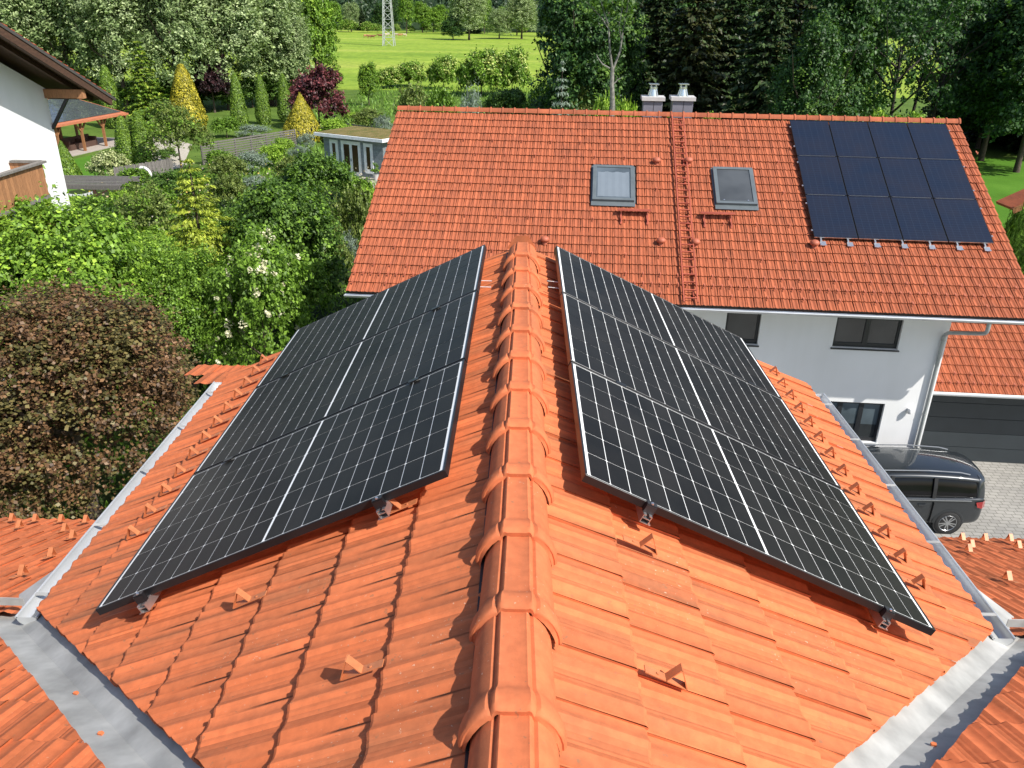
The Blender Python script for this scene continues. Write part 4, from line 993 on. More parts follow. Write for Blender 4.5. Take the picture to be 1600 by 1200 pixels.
cord = [(px_ - 2.4 + .24 * k, YP - .05, zt_ - .30 - .25 * math.sin(math.pi * k / 10)) for k in range(11)]
MB().tube(cord, .008, 5).build('cord', M_CABLE, bun)
for k in range(10):
    a, b = np.array(cord[k]), np.array(cord[k + 1]); MB().slab([a, b, (a + b) / 2 - np.array([0, 0, .28])], .004).build('pennant', M_BACK, bun)
# garden shed with a planted flat roof
sh_l, sh_r = gnd(500, 268), gnd(602, 283); sh_l = np.array([-16.2, 64.6, 0]); sh_r = np.array([-10.9, 61.6, 0])
sx_ = (sh_r - sh_l); LS = np.linalg.norm(sx_); sx_ /= LS; sy_ = np.array([-sx_[1], sx_[0], 0]); HS = 2.95
M_SHED = wood_mat('blue_grey_boards', (.27, .31, .335), (1, 1, 3)); M_SHW = simple('white_shed_trim', (.80, .82, .84), .6); M_SEDUM = ground_mat('sedum', (.12, .14, .04), (.20, .16, .06), (.26, .21, .10), 1.2, 14, 1.0)
sh = thing('garden_shed', 'blue grey garden shed with white glazed doors and planted flat roof', 'shed', sh_l)
SP = lambda s, t, z: sh_l + sx_ * s + sy_ * t + az * z
SB = [sx_, sy_, az]
shw = MB().box(SP(LS / 2, 2.0, HS / 2), (LS, 4.0, HS), SB).build('wall', M_SHED, sh)
for k in range(18): MB().box(SP(LS / 2, -.012, .10 + .164 * k), (LS - .02, .024, .150), SB).build('board', M_SHED, shw)
MB().box(SP(LS / 2, 1.9, HS + .10), (LS + .9, 5.0, .24), SB).build('roof', M_SHW, sh)
MB().box(SP(LS / 2, 1.9, HS + .235), (LS + .6, 4.7, .05), SB).build('planted_roof', M_SEDUM, sh)
def shed_opening(s0, s1, z0, z1, n, nm):
    m = MB(); d_ = -.05
    for a, b, c, e in ((s0 - .12, s1 + .12, z1, z1 + .14), (s0 - .12, s0, z0, z1), (s1, s1 + .12, z0, z1), (s0 - .05, s1 + .05, z0 - .10, z0)): m.box(SP((a + b) / 2, d_, (c + e) / 2), (b - a, .06, e - c), SB)
    st = (s1 - s0) / n
    for k in range(n):
        for a, b, c, e in ((s0 + k * st, s0 + k * st + .13, z0, z1), (s0 + (k + 1) * st - .13, s0 + (k + 1) * st, z0, z1), (s0 + k * st + .13, s0 + (k + 1) * st - .13, z0, z0 + .22), (s0 + k * st + .13, s0 + (k + 1) * st - .13, z1 - .12, z1)): m.box(SP((a + b) / 2, -.05, (c + e) / 2), (b - a, .05, e - c), SB)
    w = m.build(nm, M_SHW, sh)
    for k in range(n): MB().box(SP(s0 + (k + .5) * st, -.04, (z0 + z1) / 2 + .05), (st - .26, .02, z1 - z0 - .34), SB).build('pane', simple('brown_glass', (.06, .038, .022), .12, var=.3, scale=1) if 'brown_glass' not in bpy.data.materials else bpy.data.materials['brown_glass'], w)
    return w
shed_opening(.78, 1.40, .55, 2.52, 1, 'window'); dd = shed_opening(1.98, 3.72, .12, 2.55, 2, 'door'); shed_opening(4.30, 4.95, .45, 2.52, 1, 'window')
MB().box(SP(2.85, -.10, 1.25), (.03, .05, .22), SB).build('door_handle', M_DARKMETAL, dd)
fp = thing('flower_pot', 'pale flower pot with a small plant in front of the shed', 'plant pot', SP(LS - .35, -.6, 0))
MB().lathe([(.16, 0), (.22, .40), (.23, .45), (.18, .45)], SP(LS - .35, -.6, .02), 14).build('pot', M_CONC, fp)
# fences
def slat_fence(p0, p1, h, nsl, label):
    p0, p1 = np.array(p0), np.array(p1); L = np.linalg.norm(p1 - p0); d = (p1 - p0) / L; nrm = np.array([d[1], -d[0], 0])
    if nrm[1] > 0: nrm = -nrm
    t = thing('slat_fence', label, 'fence', p0)
    npost = int(L / 2) + 1
    for k in range(npost + 1): q = p0 + d * L * k / npost; MB().box(q + az * (h / 2 + .03), (.10, .10, h + .06), [d, nrm, az]).build('post', M_GREYWOOD, t)
    for k in range(nsl):
        z = .12 + (h - .15) * k / (nsl - 1); MB().box((p0 + p1) / 2 + az * z + nrm * .065, (L, .03, (h / nsl) * .62), [d, nrm, az]).build('slat', M_GREYWOOD, t)
    return t
def board_fence(p0, p1, h, label, bw=.14):
    p0, p1 = np.array(p0), np.array(p1); L = np.linalg.norm(p1 - p0); d = (p1 - p0) / L; nrm = np.array([d[1], -d[0], 0])
    if nrm[1] > 0: nrm = -nrm
    t = thing('board_fence', label, 'fence', p0); n = int(L / bw)
    for z in (.35, h - .35): MB().box((p0 + p1) / 2 + az * z - nrm * .04, (L, .05, .09), [d, nrm, az]).build('rail', M_GREYWOOD, t)
    me = MB().box((0, 0, h / 2), (bw * .93, .025, h)).mesh('board', M_GREYWOOD)
    for k in range(n):
        o = link('board', me, t); q = p0 + d * (bw * (k + .5)) - p0; o.location = (*q[:2], random.uniform(-.04, .03)); o.rotation_euler = (0, random.uniform(-.012, .012), math.atan2(d[1], d[0]))
    return t
slat_fence(gnd(318, 258), gnd(463, 232), 1.75, 9, 'grey horizontal slat fence in the middle of the garden')
board_fence(gnd(183, 296), gnd(275, 279), 1.55, 'weathered upright board fence in front of the pale round bush')
board_fence(gnd(466, 226), gnd(530, 212), 1.5, 'upright board fence running behind the shed, left stretch', .2)
board_fence(gnd(530, 212), gnd(600, 224), 1.4, 'upright board fence running behind the shed, right stretch', .2)
ac = gnd(228, 288); ar = thing('arch_ornament', 'white horseshoe shaped ornament hanging on the board fence', 'ornament', ac)
MB().tube([ac + np.array([.55 * math.cos(a), -.12, .62 + .65 * math.sin(a)]) for a in np.linspace(-.3, math.pi + .3, 14)], .11, 8).build('arch', M_BACK, ar)
bl = thing('garden_bench', 'low weathered plank bench in the garden beds', 'bench', gnd(430, 298))
q = gnd(430, 298); MB().box(q + az * .45, (2.6, .35, .07)).build('seat', M_GREYWOOD, bl)
for e_ in (-1.1, 1.1): MB().box(q + az * .21 + np.array([e_, 0, 0]), (.1, .3, .42)).build('leg', M_GREYWOOD, bl)
# a corner of another house at the right edge
nr = thing('right_house', 'corner of a tiled roof with timber verge at the right edge', 'house', (21, 30, 0))
c0 = at_y(1560, 316, 30); rs = lambda x, dz=0: c0[2] + .52 * (x - c0[0]) + dz
MB().slab([(c0[0], 29, rs(c0[0])), (c0[0] + 6, 29, rs(c0[0] + 6)), (c0[0] + 6, 30.2, rs(c0[0] + 6)), (c0[0], 30.2, rs(c0[0]))], .12).build('roof', M_TILE_2, nr)
MB().bar((c0[0] + .05, 28.97, rs(c0[0] + .05, -.15)), (c0[0] + 6, 28.97, rs(c0[0] + 6, -.15)), .06, .22).build('verge_board', M_PINE, nr)
MB().box((c0[0] + 5.4, 30.2, c0[2] / 2 - .1), (8, .6, c0[2] - .2)).build('wall', M_WHITE, nr)

# ------------------------------------------------------------------ pylon and cows in the meadow
pb = gnd(608, 72, .6); py = thing('power_pylon', 'grey lattice power pylon standing in the meadow', 'pylon', (pb[0], pb[1], .3))
M_PYL = simple('galvanised', (.55, .56, .57), .5, .4); hwid = 1.95
top = 34.0
def leg(sx, sy, z): k = 1 - .8 * z / top; return np.array([pb[0] + sx * hwid * k, pb[1] + sy * hwid * k, z + .3])
for sx in (-1, 1):
    for sy in (-1, 1): MB().bar(leg(sx, sy, 0), leg(sx, sy, top), .26).build('leg', M_PYL, py)
zs = [0, 3.2, 6.2, 9.0, 11.6, 14.0, 16.3, 18.5, 20.5, 22.4, 24.2, 26, 28, 30, 32, 34]
for f_ in ((-1, -1, 1, -1), (1, -1, 1, 1), (1, 1, -1, 1), (-1, 1, -1, -1)):
    m = MB()
    for i, (a, b) in enumerate(zip(zs, zs[1:])): m.bar(leg(f_[0], f_[1], b), leg(f_[2], f_[3], a), .13).bar(leg(f_[0], f_[1], b), leg(f_[2], f_[3], b), .10)
    m.build('bracing', M_PYL, py)
for z, w in ((24, 9), (29, 7)): MB().bar((pb[0] - w, pb[1], z), (pb[0] + w, pb[1], z), .4).build('cross_arm', M_PYL, py)
def cow(px, py_, ang, mat, label):
    p = gnd(px, py_, .6); t = thing('cow', label, 'cow', p, 'cows in the meadow'); t.rotation_euler = (0, 0, ang); del ORG[t.name]
    rings = [(-1.05, .10, 1.25, .10), (-1.0, .30, 1.05, .32), (-.6, .36, 1.0, .40), (0, .36, .98, .42), (.5, .34, 1.02, .40), (.85, .22, 1.15, .30), (1.15, .16, 1.25, .20), (1.35, .17, 1.28, .19), (1.65, .11, 1.12, .12), (1.75, .08, 1.08, .09)]
    V = []; F = []; n = 10
    for x, w, z, h in rings:
        for k in range(n): a = 2 * math.pi * k / n; V.append((x, w * math.cos(a), z + h * math.sin(a)))
    for i in range(len(rings) - 1):
        for k in range(n): F.append((i * n + k, (i + 1) * n + k, (i + 1) * n + (k + 1) % n, i * n + (k + 1) % n))
    F += [tuple(range(n)), tuple(reversed(range(len(V) - n, len(V))))]
    m = MB().add(V, F)
    for x in (-.8, .6):
        for s in (-1, 1): m.tube([(x, s * .2, .9), (x + (-.06 if x < 0 else .02), s * .21, .5), (x, s * .21, .02)], [.16, .085, .065], 7)
    m.build('body', mat, t, smooth=60)
    MB().tube([(-1.03, 0, 1.3), (-1.13, 0, .9), (-1.12, 0, .5)], [.04, .03, .05], 6).build('tail', mat, t)
    for s in (-1, 1): MB().bar((1.33, s * .14, 1.42), (1.36, s * .34, 1.44), .09, .04).build('ear', mat, t)
M_COWB = simple('brown_hide', (.17, .065, .035), .8, 0, .2, 1); M_COWT = simple('tan_hide', (.42, .20, .10), .8, 0, .2, 1); M_COWW = simple('cream_hide', (.60, .48, .36), .8, 0, .2, 1)
for px, py_, a, mt, lab in ((572, 59, .3, M_COWT, 'tan cow standing leftmost of the herd in the meadow'), (577, 59.5, 2.6, M_COWT, 'tan cow second from the left in the meadow'), (582.5, 60, .1, M_COWB, 'dark brown cow left of the pylon, nearest the tan ones'), (594, 58.5, 3.3, M_COWB, 'dark brown cow just left of the pylon legs'),
                             (604.5, 57, .4, M_COWW, 'cream cow seen between the pylon legs'), (619.5, 57, 2.9, M_COWW, 'cream cow just right of the pylon'), (625, 57.5, .2, M_COWT, 'tan cow right of the pylon, between two pale ones'), (632, 57.5, 3.0, M_COWW, 'pale cow rightmost of the herd in the meadow')):
    cow(px, py_, a, mt, lab)

# ------------------------------------------------------------------ plants
def leaf_mesh(name, P, Nrm, size, aspect, mat, rng, droop=None, jitter=.35):
    """one rhombic leaf per point: P centres, Nrm facing, size length"""
    n = len(P); Nrm = Nrm / (np.linalg.norm(Nrm, axis=1, keepdims=True) + 1e-9)
    R = rng.normal(size=(n, 3)) if droop is None else droop + rng.normal(size=(n, 3)) * jitter
    T = R - (R * Nrm).sum(1, keepdims=True) * Nrm; T /= (np.linalg.norm(T, axis=1, keepdims=True) + 1e-9)
    Bv = np.cross(Nrm, T); s = (np.asarray(size) * rng.uniform(.5, 1.35, n))[:, None]
    V = np.stack([P - T * s * .5, P + Bv * s * aspect * .5 - T * s * .06, P + T * s * .5 - Nrm * s * .10, P - Bv * s * aspect * .5 - T * s * .06], 1).reshape(-1, 3)
    me = bpy.data.meshes.new(name); me.vertices.add(4 * n); me.vertices.foreach_set('co', V.astype(np.float32).ravel())
    me.loops.add(4 * n); me.loops.foreach_set('vertex_index', np.arange(4 * n, dtype=np.int32))
    me.polygons.add(n); me.polygons.foreach_set('loop_start', np.arange(0, 4 * n, 4, dtype=np.int32))
    if mat: me.materials.append(mat)
    me.update(calc_edges=True); me.validate(); return me
def unit(rng, n):
    v = rng.normal(size=(n, 3)); return v / np.linalg.norm(v, axis=1, keepdims=True)
def clump_points(rng, blobs, nclump, per, spread, floor=.0, inner=.15):
    """leaves gathered in clumps spread over a few ellipsoids (centre, radii)"""
    A = np.array([b[1][0] * b[1][1] + b[1][0] * b[1][2] + b[1][1] * b[1][2] for b in blobs], float); A /= A.sum()
    C = []; D = []
    for b, a in zip(blobs, A):
        k = max(3, int(nclump * a)); d = unit(rng, k); d[:, 2] = np.where(d[:, 2] < -.55, -d[:, 2], d[:, 2])
        rr = 1 - np.abs(rng.normal(0, .10, (k, 1))) ; ins = rng.random((k, 1)) < inner; rr = np.where(ins, rng.uniform(.35, .85, (k, 1)), rr) + rng.normal(0, .05, (k, 1))
        C.append(np.array(b[0]) + d * rr * np.array(b[1])); D.append(d / np.array(b[1]))
    C = np.concatenate(C); D = np.concatenate(D); D /= np.linalg.norm(D, axis=1, keepdims=True)
    sc = rng.uniform(.35, 1.5, (len(C), 1))
    P = np.repeat(C, per, 0) + unit(rng, len(C) * per) * (rng.random((len(C) * per, 1)) ** .5) * spread * np.repeat(sc, per, 0) * np.array([1, 1, .72])
    ks = max(6, len(C) // 5); pick = rng.integers(0, len(C), ks); m_ = 9; sd = D[pick] + np.array([0, 0, .55]) + rng.normal(0, .25, (ks, 3)); sd /= np.linalg.norm(sd, axis=1, keepdims=True)
    tt = np.linspace(.3, 1.5, m_)[None, :, None]; S = (C[pick][:, None, :] + sd[:, None, :] * tt * spread).reshape(-1, 3) + rng.normal(0, spread * .07, (ks * m_, 3))
    P = np.concatenate([P, S]); D = np.concatenate([D, sd]); rep_ = np.concatenate([np.repeat(np.arange(len(C)), per), len(C) + np.repeat(np.arange(ks), m_)])
    Nn = D[rep_] * .7 + rng.normal(size=P.shape) * .55 + np.array([0, 0, .55])
    k = P[:, 2] > floor
    return P[k], Nn[k]
def trunk_mb(h, r, limbs=5, rng=None, spread=.5, top=.55, base=(0, 0, 0)):
    m = MB(); b = np.array(base, float); bend = rng.normal(size=2) * .04 * h
    pts = [b + np.array([bend[0] * (z / h) ** 2, bend[1] * (z / h) ** 2, z]) for z in np.linspace(0, h * top, 6)]
    m.tube(pts, [r * (1.25 if i == 0 else 1 - .1 * i) for i in range(6)], 9)
    for k in range(limbs):
        a = 2 * math.pi * k / limbs + rng.uniform(-.4, .4); z0 = h * rng.uniform(top * .45, top); s = b + np.array([bend[0] * (z0 / h) ** 2, bend[1] * (z0 / h) ** 2, z0]); L = h * spread * rng.uniform(.6, 1.0)
        e = s + np.array([math.cos(a) * L * .7, math.sin(a) * L * .7, L * .75]); md = (s + e) / 2 + np.array([math.cos(a) * .1 * L, math.sin(a) * .1 * L, -.06 * L])
        m.tube([s, md, e], [r * .5, r * .33, r * .10], 6)
    return m
def blobs_for(rng, w, h, z0, k=7, lump=.42):
    """a main ellipsoid with lumps: w half width, from z0 to z0+h"""
    B = [((0, 0, z0 + h * .5), (w * .80, w * .80, h * .48))]
    for i in range(k):
        a = 2 * math.pi * i / k + rng.uniform(-.5, .5); z = z0 + h * rng.uniform(.25, .85); q = w * (.62 if z < z0 + .6 * h else .42)
        B.append(((q * math.cos(a), q * math.sin(a), z), (w * lump * rng.uniform(.8, 1.15), w * lump * rng.uniform(.8, 1.15), h * lump * .62 * rng.uniform(.8, 1.1))))
    return B
def G_(c, k=1.0): return tuple(x * k for x in c)
L_GREEN = leaf_mat('leaf_green', (.064, .122, .013), (.118, .200, .026)); L_LIME = leaf_mat('leaf_lime', (.110, .190, .018), (.190, .275, .036)); L_DEEP = leaf_mat('leaf_deep', (.040, .082, .014), (.074, .130, .022))
L_OLIVE = leaf_mat('leaf_olive', (.070, .100, .022), (.120, .150, .040)); L_SILVER = leaf_mat('leaf_silver', (.130, .170, .080), (.240, .285, .155), .25, k=2.1); L_SAGE = leaf_mat('leaf_sage', (.085, .125, .048), (.150, .195, .085), .25, k=2.1)
L_BROWN = leaf_mat('leaf_copper', (.058, .031, .015), (.112, .062, .030), .16, k=1.9); L_BROWNG = leaf_mat('leaf_copper_green', (.055, .050, .016), (.105, .085, .032), .2, k=1.7)
L_PLUM = leaf_mat('leaf_plum', (.022, .010, .013), (.050, .020, .024), .12, k=1.2); L_WINE = leaf_mat('leaf_wine', (.055, .016, .020), (.115, .032, .036), .15)
L_GOLD = leaf_mat('leaf_gold', (.250, .230, .020), (.420, .360, .035), .2, k=1.25); L_GOLDG = leaf_mat('leaf_gold_green', (.150, .190, .020), (.250, .290, .040), .25, k=1.8)
L_THUJA = leaf_mat('leaf_thuja', (.052, .098, .010), (.095, .150, .016), .15); L_SPRUCE = leaf_mat('needle_spruce', (.013, .027, .010), (.030, .050, .016), .08, k=2.2); L_SPRUCEB = leaf_mat('needle_spruce_brown', (.026, .032, .010), (.052, .056, .018), .08, k=1.6)
L_DARK = leaf_mat('leaf_shade', (.013, .036, .009), (.030, .066, .015), .2, k=2.3); L_CREAM = leaf_mat('leaf_cream', (.22, .28, .10), (.48, .50, .28), .2, k=1.15); L_WHITE = leaf_mat('flower_white', (.62, .60, .42), (.80, .78, .62), .2, (.9, 1.05), k=1.0); L_BLUE = leaf_mat('leaf_blue_grey', (.085, .115, .095), (.16, .20, .165), .15)
L_FLOWERG = leaf_mat('leaf_elder_bloom', (.16, .22, .05), (.34, .36, .13), .2)
M_BARK = simple('bark', (.085, .062, .045), .9, 0, .35, 6, .6); M_BIRCH = simple('pale_bark', (.20, .19, .17), .85, 0, .45, 5, .5); M_BARKD = simple('dark_bark', (.035, .028, .022), .9, 0, .3, 6)
NP = 0
def make_tree(name, w, h, z0, mat, leaf, nclump, per, spread, seed, bark=M_BARK, r=.25, asp=.62, mat2=None, k=8, lump=.42, limbs=5, floor=.05, part='crown'):
    """an unplaced tree or shrub: an Empty with a trunk and a leafy crown (and blossoms)"""
    rng = np.random.default_rng(seed)
    t = thing(name, None, None); del ORG[t.name]
    P, N = clump_points(rng, blobs_for(rng, w, h, z0, k, lump), nclump, per, spread, floor)
    link(part, leaf_mesh(part, P, N, leaf, asp, mat, rng), t)
    if mat2:
        P, N = clump_points(rng, blobs_for(np.random.default_rng(seed), w * 1.02, h * 1.01, z0, k, lump), int(nclump * mat2[1]), mat2[2], mat2[3], floor + .3, .0)
        kk = N[:, 2] > -.2; link('blossom' if mat2[4] else 'shoots', leaf_mesh('shoots', P[kk], N[kk] + np.array([0, 0, 1.0]), mat2[5], .9, mat2[0], rng), t)
    link('trunk', trunk_mb(z0 + h, r, limbs, rng, .45, .6).mesh('trunk', bark, smooth=60), t)
    t['w'] = w; t['h'] = z0 + h
    return t
def make_spruce(name, h, w, mat, leaf, seed, tiers=26, z0=.6, mat2=None, dens=1.0, bark=M_BARKD, drp=.55, asp=.30, power=.85):
    rng = np.random.default_rng(seed); t = thing(name, None, None); del ORG[t.name]; P = []; D = []; N = []; LS_ = []
    wood = MB().tube([(0, 0, 0), (0, 0, h * .5), (0, 0, h * .98)], [h * .014 + .03, h * .009 + .02, .01], 8)
    for i in range(tiers):
        f = (i + rng.uniform(-.3, .3)) / tiers; f = min(max(f, 0), .985); z = z0 + (h - z0) * f; L = w * (1 - f) ** power * rng.uniform(.82, 1.1) + .05 * w
        nb = max(6, int(12 - 6 * f))
        for b in range(nb):
            a = 2 * math.pi * b / nb + i * 1.3 + rng.uniform(-.3, .3); Lb = L * rng.uniform(.75, 1.12); dr = rng.uniform(.15, .42) * (1 - f * .7)
            d = np.array([math.cos(a), math.sin(a), 0])
            if i % 3 == 0 and b % 2 == 0: wood.bar((0, 0, z), d * Lb * .8 + np.array([0, 0, z - dr * Lb * .8]), .02 + .004 * h * .3)
            k = max(6, int(Lb / leaf * 5.2 * dens))
            s = rng.uniform(.12, 1.0, k) ** .8
            lat = rng.normal(0, .19, k) * Lb * (1.2 - s)
            side = np.array([-d[1], d[0], 0])
            p = d * (s * Lb)[:, None] + side * lat[:, None]; p[:, 2] = z - dr * Lb * s ** 1.6 + .08 * Lb * s ** 3 + rng.normal(0, .05, k) * Lb * .3
            P.append(p); D.append(np.tile(d * .8 + np.array([0, 0, -drp]), (k, 1)) + side * (np.sign(lat) * .5)[:, None]); N.append(np.tile(d * .35 + np.array([0, 0, 1.0]), (k, 1)) + rng.normal(0, .45, (k, 3)))
    P = np.concatenate(P); D = np.concatenate(D); N = np.concatenate(N)
    link('crown', leaf_mesh('crown', P, N, leaf, asp, mat, rng, D), t)
    if mat2:
        kk = rng.random(len(P)) < .25; link('shoots', leaf_mesh('shoots', P[kk] + np.array([0, 0, leaf * .1]), N[kk], leaf * .8, asp, mat2, rng, D[kk]), t)
    link('trunk', wood.mesh('trunk', bark), t); t['w'] = w; t['h'] = h
    return t
def make_column(name, h, w, mat, seed, leaf=.22, n=5000, power=.55, z0=.1, nflat=.7):
    rng = np.random.default_rng(seed); t = thing(name, None, None); del ORG[t.name]
    f = rng.random(n); a = rng.random(n) * 2 * math.pi; prof = np.where(f < .18, .80 + 1.1 * f, (1 - (f - .18) / .84).clip(0, 1) ** power) 
    r = w * prof * (1 - np.abs(rng.normal(0, .07, n))) * (1 + .05 * np.sin(a * 5 + f * 9))
    P = np.stack([r * np.cos(a), r * np.sin(a), z0 + (h - z0) * f], 1); N = np.stack([np.cos(a), np.sin(a), np.full(n, .35)], 1) + rng.normal(0, .35, (n, 3))
    link('foliage', leaf_mesh('foliage', P, N, leaf, .5, mat, rng, np.tile(np.array([0, 0, 1.0]), (n, 1))), t)
    link('trunk', MB().tube([(0, 0, 0), (0, 0, h * .9)], [w * .12, .02], 7).mesh('trunk', M_BARK), t); t['w'] = w; t['h'] = h
    return t
USED = {}
def place(proto, loc, sc, label, cat, group=None, rot=None, sz=None, mat=None):
    if proto.name in USED: o = copy_tree(proto)
    else: o = proto; USED[proto.name] = 1
    o.location = (float(loc[0]), float(loc[1]), float(loc[2]) if len(loc) > 2 else 0.0); o.rotation_euler = (0, 0, random.uniform(0, 6.28) if rot is None else rot)
    o.scale = (sc, sc, sz or sc)
    for k in ('w', 'h'):
        if k in o: del o[k]
    if 'group' in o: del o['group']
    return tag(o, label, cat, group)
def put_px(proto, x, base, top, width, label, cat, group=None, Y=None, sink=0.0):
    """stand a plant where its foot shows in the photograph, as tall and wide as it shows there"""
    w, h = proto_dim[proto.name]
    p = gnd(x, base) if Y is None else np.array([*at_y(x, base, Y)[:2], 0])
    tp = at_y(x, top, p[1])[2]; hw = .5 * width / pxm((p[0], p[1], tp * .5)); p[2] = -sink
    return place(proto, p, hw / w, label, cat, group, sz=max(.2, (tp + sink)) / h)
proto_dim = {}
def reg(t): proto_dim[t.name] = (t['w'], t['h']); return t

# near and middle shrubs
T_BIGLEAF = reg(make_tree('leafy_shrub', 3.2, 4.6, .1, L_GREEN, .125, 760, 64, .40, 11, r=.10, mat2=(L_LIME, .6, 20, .38, False, .12), asp=.80))
T_FINE = reg(make_tree('leafy_shrub', 3.0, 4.4, .1, L_GREEN, .11, 700, 64, .40, 12, r=.09, mat2=(L_LIME, .35, 12, .35, False, .12)))
T_DEEP = reg(make_tree('dark_shrub', 2.6, 4.4, .3, L_DEEP, .17, 420, 44, .42, 13, r=.12, mat2=(L_GREEN, .5, 16, .35, False, .15), asp=.75))
T_COPPER = reg(make_tree('copper_leaved_tree', 3.0, 5.6, .15, L_BROWN, .085, 1000, 66, .34, 14, r=.16, mat2=(L_BROWNG, .9, 34, .40, False, .08), asp=.75))
T_ELDER = reg(make_tree('elder_shrub', 2.2, 4.2, .2, L_GREEN, .15, 330, 46, .40, 15, r=.08, mat2=(L_WHITE, .30, 34, .15, True, .095), asp=.55))
T_ROUND = reg(make_tree('round_shrub', 1.5, 2.0, .1, L_GREEN, .15, 170, 34, .28, 16, r=.05, asp=.7)); T_ROUND2 = reg(make_tree('round_shrub', 1.5, 1.8, .1, L_OLIVE, .14, 170, 34, .28, 17, r=.05)); T_ROUND3 = reg(make_tree('round_shrub', 1.5, 1.9, .1, L_LIME, .15, 170, 34, .28, 18, r=.05))
T_ROUND4 = reg(make_tree('round_shrub', 1.5, 1.9, .1, L_DEEP, .15, 170, 34, .28, 19, r=.05)); T_CREAM = reg(make_tree('variegated_bush', 1.9, 2.0, .1, L_CREAM, .16, 200, 40, .28, 20, r=.06, k=10, lump=.36)); T_BLUE = reg(make_tree('blue_grey_shrub', 1.6, 1.9, .1, L_BLUE, .14, 180, 36, .28, 21, r=.05, asp=.3))
T_UMB = reg(make_tree('umbrella_tree', 2.6, 1.9, 1.4, L_DEEP, .19, 260, 44, .40, 22, r=.11, mat2=(L_GREEN, .7, 12, .35, False, .18), asp=.8, limbs=7))
T_LOOSE = reg(make_tree('loose_tree', 2.3, 3.6, .9, L_OLIVE, .17, 220, 28, .36, 23, r=.08, mat2=(L_GREEN, .5, 12, .35, False, .15), lump=.5))
T_PLUM = reg(make_tree('plum_tree', 2.2, 3.6, .8, L_PLUM, .22, 320, 42, .36, 24, r=.11, asp=.7)); T_WINE = reg(make_tree('wine_red_bush', 3.1, 4.6, .3, L_WINE, .26, 320, 36, .50, 25, r=.12, k=11, mat2=(L_PLUM, .5, 14, .4, False, .22)))
T_GOLDFIR = reg(make_spruce('golden_conifer', 5.4, 2.5, L_GOLDG, .16, 26, 20, .2, L_GOLDG, 1.9, M_BARK, 1.1, .40, .85)); T_FEATHER = reg(make_spruce('feathery_conifer', 7.5, 2.3, L_THUJA, .34, 27, 26, .2, L_GOLDG, 1.3, M_BARK, .2, .5, .75))
T_GOLDCOL = reg(make_column('golden_cypress', 5.5, 1.35, L_GOLD, 28, .20, 7000, .62)); T_GOLDCONE = reg(make_column('golden_cypress', 4.2, 1.9, L_GOLD, 29, .22, 6000, .95)); T_THUJA = reg(make_column('column_thuja', 5.0, .95, L_THUJA, 30, .20, 5200, .50)); T_THUJAC = reg(make_column('cone_thuja', 3.4, 1.2, L_THUJA, 31, .20, 4200, .85))
# tall trees
T_WILLOW = reg(make_tree('silver_willow', 6.5, 17.5, .3, L_SILVER, .42, 620, 46, 1.05, 32, r=.35, asp=.40, mat2=(L_SAGE, .8, 22, 1.0, False, .40), k=12)); T_WILLOW2 = reg(make_tree('silver_willow', 6.0, 15, .5, L_SAGE, .42, 560, 46, 1.0, 33, r=.35, asp=.40, mat2=(L_SILVER, .5, 18, .9, False, .40), k=11, lump=.46))
T_BROAD = reg(make_tree('broad_tree', 5.0, 13, 1.2, L_GREEN, .45, 420, 44, .95, 34, r=.30, mat2=(L_LIME, .5, 16, .9, False, .40), k=10)); T_SHADE = reg(make_tree('shady_tree', 5.5, 19, .5, L_DARK, .42, 620, 44, 1.05, 35, r=.30, mat2=(L_DEEP, .45, 14, 1.0, False, .40), k=12, lump=.45))
T_SPRUCE = reg(make_spruce('spruce_tree', 26, 4.6, L_SPRUCE, .70, 36, 48, .6, L_SPRUCEB, 1.8, drp=.7, asp=.46)); T_SPRUCE2 = reg(make_spruce('spruce_tree', 24, 4.0, L_SPRUCEB, .66, 37, 46, .6, L_SPRUCE, 1.8, drp=.8, power=.6, asp=.46))
T_SPARSE = reg(make_tree('sparse_tree', 4.2, 18, .5, L_DARK, .36, 150, 40, .9, 41, r=.22, k=9, lump=.5, limbs=9, bark=M_BARKD)); T_YOUNG = reg(make_tree('young_tree', 1.0, 7.6, .4, L_LIME, .20, 170, 30, .30, 40, r=.07, k=9, lump=.5)); T_ELDBUSH = reg(make_tree('flowering_bush', 3.4, 3.8, .2, L_GREEN, .34, 240, 36, .60, 38, r=.10, mat2=(L_FLOWERG, .8, 16, .5, True, .32), k=9)); T_PINE = reg(make_spruce('young_pine', 7.0, 2.2, L_BLUE, .36, 39, 16, .3, None, 1.3, M_BARK, -.3, .35, .8))
# --- planting: left garden
put_px(T_COPPER, 150, 815, 466, 430, 'copper brown leaved tree in the garden left of the near roof', 'tree', Y=14.5)
put_px(T_BIGLEAF, 105, 560, 318, 330, 'large bright green broad leaved shrub below the neighbour house', 'shrub', Y=21.5)
put_px(T_FINE, 310, 640, 400, 200, 'fine leaved green shrub between the copper tree and the elder', 'shrub', Y=22.5)
put_px(T_FINE, 250, 560, 385, 190, 'mid green shrub behind the copper tree, left of the golden conifer foot', 'shrub', Y=27)
put_px(T_ELDER, 428, 660, 385, 175, 'elder shrub with flat white flower heads beside the left solar panels', 'shrub', Y=21.5)
put_px(T_DEEP, 470, 560, 292, 165, 'dark green tree beside the far roof corner', 'tree', Y=30)
put_px(T_DEEP, 400, 470, 318, 100, 'dark green shrub between the golden conifer and the elder', 'shrub', Y=33)
put_px(T_ROUND2, 560, 440, 300, 80, 'dull olive bush under the left edge of the far roof', 'shrub', Y=38)
put_px(T_UMB, 500, 318, 246, 102, 'round topped dark tree in front of the garden shed', 'tree', Y=50)
